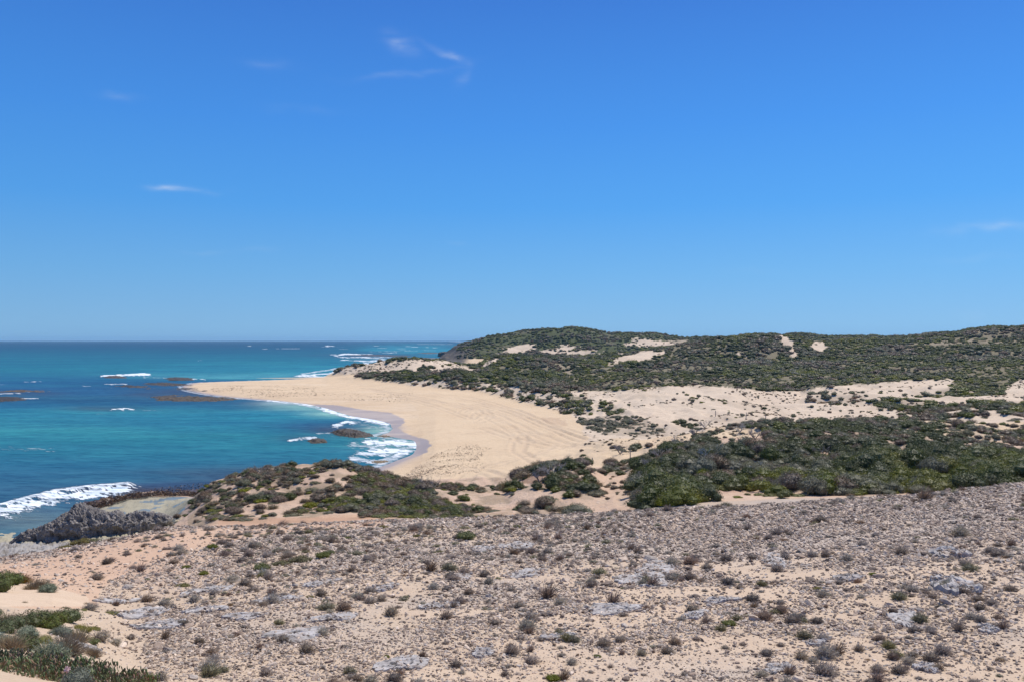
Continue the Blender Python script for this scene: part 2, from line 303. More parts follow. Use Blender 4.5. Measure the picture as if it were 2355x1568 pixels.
S[1:-1] = np.where(same, 2 * D[1:] * D[:-1] / np.where(same, D[1:] + D[:-1], 1), 0)
Z = np.zeros((NR, len(Xc)))
for c in range(len(Xc)):
    i = np.clip(np.searchsorted(YK[:, c], yr) - 1, 0, K - 2)
    h = H[i, c]; t = np.clip((yr - YK[i, c]) / h, 0, 1)
    Z[:, c] = (ZK[i, c] * (2 * t**3 - 3 * t**2 + 1) + h * S[i, c] * (t**3 - 2 * t**2 + t) + ZK[i + 1, c] * (-2 * t**3 + 3 * t**2) + h * S[i + 1, c] * (t**3 - t**2))
GX = (Xc[None, :] - HX) * yr[:, None] / FD; GY = np.repeat(yr[:, None], len(Xc), 1)
# beach: rises gently from the surveyed waterline
shore = [(-60, 1500), (-75, 960), (-84, 900), (-86, 860)]
shore += [sea_pt(*p) for p in [(980, 831), (900, 838), (860, 844), (800, 856), (760, 866), (700, 871.5), (600, 875.5), (500, 878.5), (445, 881), (418, 889), (430, 899), (470, 907), (520, 914), (570, 918), (640, 924), (700, 931), (740, 940), (775, 951), (800, 959), (850, 966), (888, 975), (903, 986), (892, 996), (868, 1002), (905, 1009), (950, 1016), (966, 1024), (958, 1034), (930, 1049), (905, 1062), (875, 1074), (840, 1088), (700, 1105), (560, 1112), (480, 1130), (445, 1152)]]
shore += [(-38, 84), (-40, 66), (-60, 58), (-160, 50), (-160, -60), (1500, -60), (2600, 1500)]
SDI = np.where(inpoly(GX, GY, shore), 1.0, -1.0) * np.minimum(dpoly(GX, GY, shore, True), 400)
cap = 0.55 + 1.25 * sstep(-95, -40, GX)
BASE = np.where(SDI > 0, cap * (1 - np.exp(-SDI * .028 / cap)), np.maximum(SDI * .05, -4))
BASE = np.where((GY > 95) & (GY < 620) | (SDI < 0), BASE, -5)
k_ = 0.25; Z0 = Z
Z = np.where(GY > 95, np.maximum(Z, BASE) + np.maximum(0, k_ - np.abs(Z - BASE)) ** 2 / (4 * k_), Z)
onbeach = (BASE > Z0 - .15) & (GY > 95)
# relief
inland = sstep(.3, 3, Z)
Z += .05 * fbm(GX * .9, GY * .9, 4, 3) * sstep(10, 14, GY) * (GY < 64)
Z += np.where(GY < 62, .22 * fbm(GX * .12, GY * .12, 3, 5) * sstep(12, 25, GY), 0)
midw = sstep(62, 70, GY) * (1 - sstep(130, 150, GY)) * inland
Z += midw * ((.6 + .6 * (Xc[None, :] > 1480) * (GY < 120)) * fbm(GX * .16, GY * .16, 5, 9) + .35 * (.35 - np.abs(fbm(GX * .3 + GY * .1, GY * .3, 4, 10))))
farw = sstep(170, 230, GY) * sstep(2.0, 4.5, Z)
Z += (2.3 * (.3 - np.abs(fbm(GX * .05 + 3, GY * .045, 4, 13))) + .9 * (.25 - np.abs(fbm(GX * .22, GY * .07, 3, 14)))) * sstep(120, 150, GY) * (1 - sstep(420, 470, GY)) * sstep(2.3, 3.4, Z)
Z += farw * (2.0 * fbm(GX * .045, GY * .045, 5, 11) + 1.2 * (.35 - np.abs(fbm(GX * .09, GY * .06, 4, 12))) + .9 * np.abs(fbm(GX * .02, GY * .02, 3, 15)) * sstep(280, 400, GY))
Z += sstep(700, 800, GY) * inland * 2.2 * fbm(GX * .03, GY * .03, 5, 21)
Z += sstep(720, 780, GY) * inland * (1 - sstep(1050, 1110, np.repeat(Xc[None, :], NR, 0))) * 3.5 * fbm(GX * .12, GY * .06, 4, 23)
# rock shelf roughness
shelf = (GY > 58) & (GY < 104) & (Z < 2.6) & (Xc[None, :] < 470) & ~onbeach
Z += np.where(shelf, .22 * fbm(GX * .8, GY * .8, 5, 31, .6) + np.where(GY < 82, .9 * (.3 - np.abs(fbm(GX * 1.3, GY * 1.0, 5, 33, .7))), 0), 0)
PX = np.repeat(Xc[None, :], NR, 0); PY = HY + (CAMZ - Z) * FD / GY
def ground(x, y):
    x = np.asarray(x, float); y = np.asarray(y, float)
    X = np.clip(x * FD / y + HX, Xc[0], Xc[-1] - .01); fi = np.interp(X, Xc, np.arange(len(Xc)))
    fj = np.clip((np.log(y) - math.log(3.0)) / (math.log(1500.) - math.log(3.)) * (NR - 1), 0, NR - 1.01)
    i = fi.astype(int).clip(0, len(Xc) - 2); j = fj.astype(int); a = fi - i; b = fj - j
    return (Z[j, i] * (1 - a) + Z[j, i + 1] * a) * (1 - b) + (Z[j + 1, i] * (1 - a) + Z[j + 1, i + 1] * a) * b
def project(x, y, z): return x * FD / y + HX, HY + (CAMZ - z) * FD / y
RUN = np.full(len(Xc), -1e9); VIS = np.zeros(Z.shape, bool)      # which ground the photograph can see
ang = (Z - CAMZ) / GY
for j in range(NR):
    VIS[j] = ang[j] >= RUN - 2e-4; RUN = np.maximum(RUN, ang[j])
def visible(x, y, h=0.0):
    X = np.clip(np.asarray(x) * FD / y + HX, Xc[0], Xc[-1] - .01); i = np.clip(np.searchsorted(Xc, X), 0, len(Xc) - 1)
    j = np.clip(((np.log(y) - math.log(3.)) / (math.log(1500.) - math.log(3.)) * (NR - 1)).astype(int), 0, NR - 1)
    return VIS[j, i]
def locate(X, Y, ymin=0, ymax=2000):          # first ground met along a surveyed bearing
    c = int(np.argmin(np.abs(Xc - X))); col = HY + (CAMZ - Z[:, c]) * FD / yr
    ok = (yr > ymin) & (yr < ymax) & (yr > 8)
    idx = np.where(ok & (col <= Y))[0]
    if len(idx) == 0: idx = [np.argmin(np.where(ok, np.abs(col - Y), 1e9))]
    j = idx[0]; y = yr[j]; x = (X - HX) * y / FD
    return x, y, float(Z[j, c])

# ------------------------------------------------------------------ ground cover map
# (polygon in surveyed bearings, nearest y, farthest y, density)
VEG = [
 ('mound', [(430, 1165), (470, 1118), (540, 1078), (610, 1068), (700, 1060), (760, 1050), (830, 1062), (900, 1090), (960, 1108), (1040, 1125), (1060, 1150), (1130, 1170), (1160, 1192), (900, 1195), (700, 1185), (560, 1200), (470, 1195)], 62, 100, .33),
 ('mound', [(830, 1075), (900, 1092), (980, 1120), (1020, 1155), (1060, 1178), (1060, 1192), (880, 1190), (800, 1140)], 62, 100, .9),
 ('mound', [(500, 1110), (560, 1080), (620, 1068), (680, 1062), (640, 1090), (560, 1120)], 62, 100, .9),
 ('mound', [(740, 1052), (850, 1060), (870, 1080), (800, 1085)], 75, 100, .95),
 ('island', [(1165, 1104), (1185, 1078), (1230, 1062), (1300, 1046), (1352, 1040), (1368, 1060), (1362, 1085), (1330, 1100), (1270, 1098), (1235, 1090), (1190, 1104)], 75, 100, 1.9),
 ('island', [(1255, 1098), (1350, 1100), (1372, 1115), (1365, 1150), (1310, 1148), (1260, 1125)], 62, 95, 1.0),
 ('strip', [(1000, 1118), (1270, 1118), (1270, 1130), (1040, 1132)], 62, 100, .8),
 ('strip', [(1190, 1165), (1280, 1150), (1350, 1180), (1330, 1192), (1180, 1185)], 55, 80, .9),
 ('patch', [(1378, 1090), (1400, 1070), (1470, 1055), (1510, 1060), (1490, 1088), (1420, 1094)], 75, 130, .9),
 ('patch', [(1400, 1030), (1500, 1022), (1500, 1040), (1400, 1040)], 90, 150, .5),
 ('thicket', [(1462, 1140), (1478, 1105), (1500, 1065), (1550, 1020), (1640, 990), (1690, 978), (1760, 972), (1850, 958), (1950, 960), (2100, 965), (2170, 1000), (2354, 1036), (3300, 1030), (3300, 1120), (2354, 1118), (2150, 1132), (1950, 1142), (1700, 1127), (1560, 1122), (1490, 1128)], 60, 150, 1.55),
 ('sandpocket', [(1640, 1000), (1690, 985), (1755, 990), (1770, 1020), (1700, 1030), (1650, 1020)], 80, 140, .18),
 ('sandpocket', [(1690, 1055), (1790, 1050), (1800, 1075), (1700, 1085)], 70, 140, .5),
 ('sandpocket', [(1830, 1055), (1900, 1040), (1960, 1060), (1900, 1085), (1850, 1080)], 70, 140, .45),
 ('strip', [(1495, 1135), (1600, 1125), (1645, 1150), (1560, 1168), (1440, 1172)], 46, 80, 1.0),
 ('right', [(2050, 950), (2150, 930), (2250, 935), (2354, 945), (3300, 940), (3300, 1035), (2354, 1035), (2200, 1000), (2100, 975)], 110, 215, .55),
 ('right', [(2130, 925), (2200, 930), (2230, 960), (2150, 975)], 150, 260, 1.0),
 ('dunepatch', [(1262, 925), (1300, 915), (1350, 922), (1368, 940), (1362, 955), (1300, 952), (1265, 940)], 150, 235, 1.2),
 ('dunepatch', [(1372, 930), (1410, 932), (1440, 950), (1420, 957), (1375, 945)], 140, 235, 1.0),
 ('dunepatch', [(1215, 930), (1260, 935), (1290, 955), (1270, 958), (1220, 945)], 150, 240, .9),
 ('greypatch', [(1330, 965), (1400, 955), (1480, 960), (1530, 990), (1500, 1003), (1400, 1000), (1350, 985)], 120, 200, .95),
 ('dunepatch', [(1550, 975), (1570, 972), (1625, 985), (1600, 992)], 120, 200, .9),
 ('dunepatch', [(1540, 955), (1620, 960), (1600, 972), (1545, 968)], 130, 200, .25),
 ('dunepatch', [(1640, 927), (1700, 925), (1710, 940), (1660, 943)], 160, 235, 1.1),
 ('dunepatch', [(1705, 938), (1765, 935), (1780, 950), (1730, 950)], 160, 235, 1.0),
 ('dunepatch', [(1590, 925), (1625, 928), (1620, 936), (1590, 933)], 160, 235, .8),
 ('dunepatch', [(1520, 903), (1555, 905), (1550, 915), (1522, 913)], 180, 240, 1.0),
 ('dunepatch', [(1785, 945), (1850, 950), (1840, 962), (1780, 958)], 150, 235, .5),
]
BARE = [  # sand showing through the scrub beyond y = 200
 ([(750, 868), (800, 872), (880, 870), (1000, 869), (1130, 872), (1250, 890), (1300, 912), (1300, 965), (1200, 940), (1100, 910), (950, 896), (800, 885)], 195, 405, .34),
 ([(745, 872), (790, 850), (860, 838), (950, 826), (1010, 830), (1085, 850), (1090, 858), (1060, 864), (880, 865), (860, 868)], 385, 460, .10),
 ([(1085, 838), (1130, 822), (1150, 830), (1110, 850)], 420, 480, .2),
 ([(1395, 840), (1425, 818), (1470, 810), (1535, 808), (1540, 815), (1480, 834)], 400, 560, .02),
 ([(1290, 918), (1330, 908), (1400, 901), (1500, 891), (1600, 886), (1700, 894), (1800, 908), (1850, 920), (1950, 945), (1990, 965), (1700, 970), (1500, 940), (1380, 930)], 150, 262, .08),
 ([(1835, 922), (1850, 900), (1880, 892), (2000, 882), (2185, 872), (2200, 890), (2140, 905), (2040, 928), (1950, 934)], 185, 262, .12),
 ([(1860, 905), (1960, 905), (2000, 920), (1960, 935), (1850, 925)], 185, 262, .45),
 ([(2305, 900), (2320, 885), (2354, 872), (3300, 870), (3300, 920), (2340, 915)], 180, 262, .08),
 ([(2175, 940), (2280, 935), (2354, 950), (2354, 1000), (2250, 1005), (2190, 975)], 110, 262, .3),
 ([(1790, 772), (1806, 778), (1822, 792), (1830, 818), (1819, 822), (1812, 796), (1796, 784)], 300, 520, .0),
 ([(1862, 792), (1890, 785), (1905, 800), (1885, 812), (1868, 808)], 300, 520, .1),
 ([(1145, 818), (1160, 804), (1200, 796), (1240, 793), (1225, 802), (1200, 812)], 700, 900, .12),
 ([(1240, 815), (1270, 800), (1310, 793), (1330, 802), (1390, 812), (1330, 816)], 700, 900, .3),
 ([(1440, 788), (1470, 780), (1520, 783), (1560, 792), (1520, 800), (1450, 797)], 700, 905, .2),
 ([(1540, 785), (1600, 786), (1610, 794), (1550, 796)], 700, 905, .4),
 ([(1690, 812), (1740, 825), (1745, 832), (1700, 822)], 300, 520, .4),
]
OVER = [  # scrub on the crests and knobs
 ([(850, 838), (870, 828), (900, 822), (960, 815), (1010, 822), (1060, 828), (1055, 838), (1010, 832), (950, 828), (880, 833)], 400, 475, 1.2),
 ([(1040, 836), (1090, 828), (1100, 848), (1070, 845)], 380, 480, .9), ([(955, 848), (985, 845), (995, 858), (960, 858)], 380, 450, .6), ([(765, 862), (790, 846), (806, 846), (790, 856)], 400, 450, .7),
 ([(790, 878), (800, 868), (870, 861), (900, 868), (960, 861), (1100, 858), (1180, 866), (1260, 884), (1305, 906), (1260, 904), (1180, 889), (1100, 880), (1000, 876), (900, 878)], 215, 440, 1.3),
 ([(2185, 885), (2230, 868), (2290, 885), (2302, 912), (2270, 932), (2210, 926), (2180, 905)], 195, 300, 1.6), ([(2230, 925), (2354, 925), (3300, 920), (3300, 950), (2354, 950), (2250, 946)], 150, 262, 1.2),
 ([(1990, 925), (2060, 915), (2150, 925), (2130, 945), (2040, 945)], 150, 262, .8), ([(1270, 900), (1290, 915), (1360, 925), (1340, 915)], 150, 262, .9)]
def cover(x, y, z, jit=1.0):
    X, Y = project(x, y, z)
    am = np.where(y > 390, 2.2, 1.0); jx = X + am * 12 * fbm(x * 60 / y, y * .12, 4, 41, .65); jy = Y + am * 4.5 * fbm(x * 60 / y + 9, y * .12, 4, 43, .65)
    d = np.zeros(np.shape(X))
    far = y > 200
    d = np.where(far, 1.15, d)
    d = np.where((y > 62) & (y <= 200), .07, d); d = np.where(far, np.clip(1.2 + 1.4 * fbm(x * .035, y * .035, 3, 47), np.where(y > 640, 1.0, .6), 1.4), d)
    d = np.where(far & (z < 2.7), 0.0, d)
    d = np.where((y > 180) & (y < 262) & (X > 1290) & (X < 1990) & (Y > 900), .05, d)
    for nm, P, a, b, dn in VEG: d = np.where(inpoly(jx, jy, P) & (y > a) & (y < b), dn, d)
    for P, a, b, dn in BARE: d = np.where(inpoly(jx, jy, P) & (y > a) & (y < b), dn, d)
    for P, a, b, dn in OVER: d = np.where(inpoly(jx, jy, P) & (y > a) & (y < b), dn, d)
    for P in ([(1788, 770), (1802, 773), (1822, 790), (1832, 820), (1820, 824), (1812, 796), (1794, 783)], [(1860, 800), (1870, 790), (1878, 796), (1892, 784), (1896, 795), (1910, 802), (1890, 803), (1880, 812), (1872, 804)]): d = np.where(inpoly(X, Y, P) & (y > 300) & (y < 530), 0, d)
    d = np.where((z < 1.2) & (y > 60), 0, d); d = np.where((z < 2.5) & (y > 102), 0, d)
    return d
COV = cover(GX, GY, Z)
print('terrain', time.time() - T0)
nz = fbm(GX * .25, GY * .25, 4, 51); nz2 = fbm(GX * .05, GY * .05, 3, 52)
def c3(a): return np.array(a, float)
def blend(col, m, c): return col * (1 - m[..., None]) + c3(c) * m[..., None]
col = np.zeros(Z.shape + (3,)) + c3((.64, .485, .315))
near = (GY < 62)
col = blend(col, near * 1.0, (.53, .405, .285))
col = blend(col, near * sstep(900, 2354, PX) * sstep(20, 42, GY) * .8, (.47, .375, .295))
col = blend(col, near * (1 - sstep(350, 650, PX)) * sstep(22, 32, GY) * .8, (.52, .355, .245))
col = blend(col, near * sstep(.1, .5, nz + .15) * .35 * sstep(400, 700, PX), (.42, .39, .36))
dunes = [([(-900, 1330), (0, 1338), (90, 1345), (200, 1372), (210, 1395), (0, 1395), (-900, 1400)], 15, 34), ([(-900, 1470), (0, 1480), (80, 1500), (150, 1535), (0, 1540), (-900, 1540)], 8, 16), ([(1100, 1395), (1500, 1340), (2200, 1380), (2354, 1480), (2354, 1568), (1300, 1568)], 8, 30)]
SANDN = np.zeros(Z.shape)
PTH = inpoly(PX + 14 * nz, PY + 5 * nz, [(-60, 1310), (0, 1300), (150, 1278), (330, 1232), (520, 1212), (900, 1200), (900, 1212), (640, 1228), (520, 1250), (400, 1272), (300, 1310), (240, 1350), (215, 1400), (-60, 1400)]) & (GY < 62) & (GY > 18)
col = blend(col, PTH * .75, (.58, .385, .255))
for P, a, b in dunes[:2]: SANDN = np.maximum(SANDN, inpoly(PX + 8 * nz, PY + 5 * nz, P) & (GY > a) & (GY < b))
SANDN = np.maximum(SANDN, .6 * sstep(-.1, .3, fbm(GX * .5 + GY * .2, GY * .9, 4, 55)) * (GY < 30) * sstep(500, 1200, PX))
col = blend(col, SANDN * near, (.60, .455, .32))
mid = (GY >= 62) & (GY < 110) & ~onbeach; mnd = mid & (PX > 430) & (PX < 1180)
col = blend(col, mid * 1.0, (.55, .40, .285))
col = blend(col, mid * sstep(-.2, .4, nz) * .3, (.50, .32, .21))
col = blend(col, (GY > 52) & (GY < 66) & (PX > 400) & (PX < 1300), (.53, .355, .235))
col = blend(col, ((GY > 140) & (Z > 2.6)) * 1.0, (.63, .505, .37))
col = blend(col, ((GY > 110) & (Z > 2.6)) * sstep(.05, .35, fbm(GX * .12, GY * .10, 4, 59)) * .35, (.40, .32, .23))
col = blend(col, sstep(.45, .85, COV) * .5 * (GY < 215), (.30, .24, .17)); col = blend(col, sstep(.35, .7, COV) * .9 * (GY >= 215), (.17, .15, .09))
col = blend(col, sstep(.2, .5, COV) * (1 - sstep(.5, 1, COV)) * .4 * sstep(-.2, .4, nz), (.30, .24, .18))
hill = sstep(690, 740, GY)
slope = np.hypot(*np.gradient(Z, axis=(0, 1))); 
col = blend(col, hill * sstep(.25, .7, COV), (.085, .095, .042))
col = blend(col, hill * sstep(.25, .7, COV) * sstep(0, .5, nz2), (.14, .125, .08))
col = blend(col, mnd * sstep(-.05, .25, fbm(GX * .5, GY * .5, 4, 57)) * .75, (.31, .235, .155))
for P, c_, k_s in [([(1240, 958), (1300, 966), (1300, 980), (1255, 972)], (.42, .29, .20), .4), ([(1195, 1098), (1240, 1090), (1300, 1100), (1290, 1118), (1200, 1112)], (.24, .145, .095), .75), ([(1452, 1108), (1490, 1095), (1520, 1115), (1505, 1150), (1470, 1158), (1448, 1135)], (.26, .15, .10), .85), ([(1500, 1118), (1580, 1112), (1620, 1128), (1560, 1142), (1500, 1140)], (.36, .22, .15), .7), ([(1560, 1125), (1700, 1118), (1720, 1132), (1600, 1140)], (.42, .27, .19), .6), ([(500, 1190), (860, 1190), (860, 1205), (500, 1212)], (.48, .29, .185), .6)]:
    col = blend(col, inpoly(PX + 8 * nz, PY + 4 * nz, P) * k_s * (GY > 50) * (GY < 240), c_)
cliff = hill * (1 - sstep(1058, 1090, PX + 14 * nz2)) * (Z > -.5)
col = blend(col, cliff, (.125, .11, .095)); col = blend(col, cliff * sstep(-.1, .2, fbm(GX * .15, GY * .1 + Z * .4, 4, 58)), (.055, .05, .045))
col = blend(col, shelf * 1.0, (.37, .335, .24))
grey = inpoly(PX + 8 * nz, PY + 3 * nz, [(-900, 1200), (330, 1238), (350, 1255), (200, 1285), (0, 1292), (-900, 1400)]) & (GY > 58) & (GY < 82) & shelf & (PY > 1246)
col = blend(col, grey * 1.0, (.36, .34, .315)); col = blend(col, grey * sstep(0, .25, fbm(GX * 1.6, GY * 1.2, 5, 35, .7)) * .8, (.14, .125, .11))
pool = shelf & (fbm(GX * .5, GY * .4, 4, 61) > .2) & (GY > 84)
col = blend(col, pool * .7, (.10, .15, .16))
WET = np.zeros(Z.shape)
WET = np.where(pool, 1, WET)
wetp = [(735, 932), (780, 934), (850, 945), (905, 951), (928, 962), (934, 970), (920, 986), (945, 1000), (985, 1012), (1002, 1026), (990, 1042), (940, 1062), (890, 1082), (850, 1095), (700, 1100), (735, 950)]
wm = inpoly(PX + 5 + 14 * nz2 + 6 * nz, PY + 2 * nz2 + 1, wetp) & (GY > 105)
wf = np.maximum(wm * 1.0, onbeach * (1 - sstep(0, 5, SDI)))
WET = np.maximum(WET, wf * .75)
col = blend(col, wf, (.36, .29, .245))
damp = onbeach * sstep(-.3, .3, nz2 + .3 * nz) * (1 - sstep(8, 50, SDI))
col = blend(col, damp * .45 * (1 - wf), (.55, .41, .27))
# vehicle tracks pressed into the sand
TR = [
 [(1060, 1110), (1080, 1090), (1110, 1085), (1140, 1100), (1150, 1112)], [(1020, 1095), (1075, 1078), (1130, 1090), (1165, 1112)],
 [(760, 880), (900, 905), (1050, 918), (1180, 945), (1280, 985), (1360, 1010), (1480, 1015), (1540, 1012)],
 [(900, 912), (1050, 930), (1150, 960), (1230, 1000), (1310, 1030), (1400, 1020)], [(980, 905), (1080, 915), (1200, 950), (1300, 1000)],
 [(1060, 950), (1075, 940), (1110, 942), (1125, 960), (1100, 972)], [(1085, 965), (1100, 945), (1125, 945)], [(1110, 985), (1180, 1010), (1260, 1030)], [(1070, 1000), (1180, 990), (1250, 1005)],
 [(1420, 960), (1500, 945), (1600, 950), (1700, 965), (1760, 975)], [(1440, 975), (1520, 955), (1620, 965), (1690, 975)],
 [(1290, 1050), (1240, 1070), (1190, 1040), (1200, 1000), (1280, 1000)], [(1380, 1130), (1420, 1110), (1450, 1135), (1460, 1155)], [(1365, 1150), (1400, 1120), (1430, 1125)], [(1540, 1000), (1500, 1030), (1380, 1040)], [(820, 890), (960, 915), (1090, 945), (1170, 985), (1210, 1020)], [(860, 900), (1000, 935), (1080, 965)], [(1000, 925), (1100, 935), (1210, 965), (1330, 1012), (1430, 1018)], [(1100, 930), (1180, 950), (1260, 985), (1350, 1018)], [(1180, 1010), (1260, 1022), (1350, 1030)], [(1120, 1075), (1180, 1060), (1250, 1040), (1330, 1025)],
]
TRK = np.zeros(Z.shape); TRH = np.zeros(Z.shape)
sel = (GY > 64) & (GY < 330) & VIS & (COV < .5)
gx, gy = GX[sel], GY[sel]; tv = np.zeros(gx.shape); th = np.zeros(gx.shape)
for tr in TR:
    pts = []
    for i in range(len(tr) - 1):
        for s in np.linspace(0, 1, 6, endpoint=False): pts.append((tr[i][0] * (1 - s) + tr[i + 1][0] * s, tr[i][1] * (1 - s) + tr[i + 1][1] * s))
    pts.append(tr[-1]); wp = [locate(a, b, 64, 330)[:2] for a, b in pts]; wp = [(p[0], p[1]) for p in wp]
    d = dpoly(gx, gy, wp)
    d = d + .25 * noise2(gx * .15, gy * .15, 8)
    g = np.exp(-((d - .95) / .38) ** 2); tv = np.maximum(tv, g * (.6 + .4 * noise2(gx, gy, 5))); th -= .10 * g - .06 * np.exp(-((d - 1.7) / .4) ** 2)
TRK[sel] = tv; TRH[sel] = th; Z += TRH
col = blend(col, onbeach * (GY > 105) * sstep(.05, .4, fbm(GX * .05 + GY * .01, GY * .12, 4, 62)) * .35, (.70, .56, .40))
col = blend(col, onbeach * (GY > 105) * sstep(.15, .35, fbm(GX * .3, GY * 1.1, 4, 63, .7)) * .3, (.46, .34, .23))
col = blend(col, TRK * .75, (.48, .365, .26))
col = np.clip(col, .02, .9)
STONY = np.clip(near * (1 - SANDN * .75) * sstep(10, 13, GY) * (.55 + .45 * sstep(-.3, .3, nz)) * (1 - .5 * (1 - sstep(300, 600, PX))), 0, 1) + .25 * mid * (COV < .5) * (PX > 950) * (PX < 1400)
NC = len(Xc)
def band(name, j0, j1, mat):
    j1 = min(j1, NR - 1); n = j1 - j0 + 1
    v = np.stack([GX[j0:j1 + 1], GY[j0:j1 + 1], Z[j0:j1 + 1]], -1).reshape(-1, 3)
    a = np.arange((n - 1) * NC).reshape(n - 1, NC)[:, :-1].ravel()
    f = np.stack([a, a + 1, a + NC + 1, a + NC], 1)
    r = slice(j0, j1 + 1)
    return obj(name, mesh_np(name, v, f, col[r].reshape(-1, 3), mat, True, {'wet': WET[r].ravel(), 'stony': STONY[r].ravel()}), kind='structure')
def jof(y): return int(np.searchsorted(yr, y))
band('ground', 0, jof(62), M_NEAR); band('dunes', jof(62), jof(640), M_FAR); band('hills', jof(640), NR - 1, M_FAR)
print('ground', time.time() - T0)

# ------------------------------------------------------------------ sea
SX = np.concatenate([np.arange(-2600, -20, 20), np.arange(-20, 1500, 4.0), np.arange(1500, 3301, 60)])
SY = np.concatenate([783 + np.geomspace(2.2, 3, 6)[:-1], np.arange(786, 1000, 1.0), np.arange(1000, 1240, 1.6), np.arange(1240, 1620, 8)])
sy = CAMZ * FD / (SY - HY); NSX = len(SX)
WX = (SX[None, :] - HX) * sy[:, None] / FD; WY = np.repeat(sy[:, None], NSX, 1)
QX = np.repeat(SX[None, :], len(SY), 0); QY = np.repeat(SY[:, None], NSX, 1)
WZ = .10 * fbm(WX * .10, WY * .30, 3, 71) + .22 * fbm(WX * .02, WY * .07, 3, 72)
WZ *= 1 - sstep(300, 900, WY) * .9
st = np.array([783, 790, 800, 820, 845, 870, 900, 930, 960, 1000, 1050, 1090, 1130, 1200, 1600], float)
cs = np.array([(.008, .070, .175), (.008, .075, .18), (.010, .092, .20), (.012, .125, .215), (.012, .135, .215), (.013, .11, .21), (.014, .10, .22), (.014, .115, .225), (.015, .15, .245), (.016, .16, .225), (.017, .145, .22), (.022, .12, .205), (.024, .10, .185), (.02, .09, .16), (.02, .09, .16)])
jyy = QY + 9 * fbm(WX * .008, np.log(WY) * 6, 3, 73) * sstep(800, 900, QY)
cs = cs * np.array([1.25, 1.08, .92]) * np.clip(.5 + .5 * (st - 783) / 45, 0, 1)[:, None]; scol = np.stack([np.interp(jyy, st, cs[:, i]) for i in range(3)], -1)
def blob(X, Y, rx, ry, c, s):
    d = ((QX - X) / rx) ** 2 + ((QY - Y) / ry) ** 2 + .9 * fbm(WX * .03, np.log(WY) * 14, 3, 77)
    global scol; scol = blend(scol, np.clip(np.exp(-np.maximum(d, 0)) * s, 0, 1), c)
TQ, DB, PU, AQ, BR = (.035, .24, .25), (.014, .07, .135), (.045, .06, .09), (.24, .46, .38), (.07, .05, .045)
for b in [(700, 850, 330, 16, (.025, .21, .26), .85), (620, 866, 260, 7, (.07, .30, .32), .8), (950, 806, 130, 14, (.03, .24, .30), .8), (100, 985, 260, 22, TQ, .75), (700, 960, 170, 14, (.02, .19, .25), .7), (150, 1000, 220, 14, TQ, .6), (350, 945, 260, 10, TQ, .4),
          (300, 925, 400, 9, DB, .7), (560, 935, 160, 8, DB, .7), (300, 885, 220, 10, DB, .6), (100, 920, 200, 8, DB, .5), (720, 980, 120, 14, (.02, .07, .15), .7), (640, 930, 80, 8, PU, .5),
          (690, 937, 85, 8, AQ, .8), (760, 952, 60, 8, AQ, .75), (650, 928, 60, 5, (.3, .42, .42), .7), (860, 990, 40, 12, AQ, .8), (900, 1020, 60, 18, AQ, .7), (840, 1035, 90, 12, (.05, .22, .26), .7),
          (770, 990, 70, 12, PU, .8), (690, 1010, 60, 8, PU, .6), (560, 1100, 160, 22, PU, .55), (400, 1120, 130, 16, (.03, .05, .10), .7), (330, 1135, 150, 12, BR, .75), (480, 1090, 200, 12, PU, .4), (60, 1200, 160, 26, (.16, .19, .17), .6), (320, 1160, 120, 8, (.2, .2, .15), .5),
          (420, 905, 150, 12, PU, .7), (500, 900, 60, 9, BR, .5), (250, 940, 90, 6, PU, .6), (60, 905, 120, 10, PU, .5), (850, 818, 110, 6, (.05, .07, .12), .6), (900, 830, 60, 6, (.3, .42, .45), .5)]: blob(*b)
foam = np.zeros(QX.shape); lift = np.zeros(QX.shape)
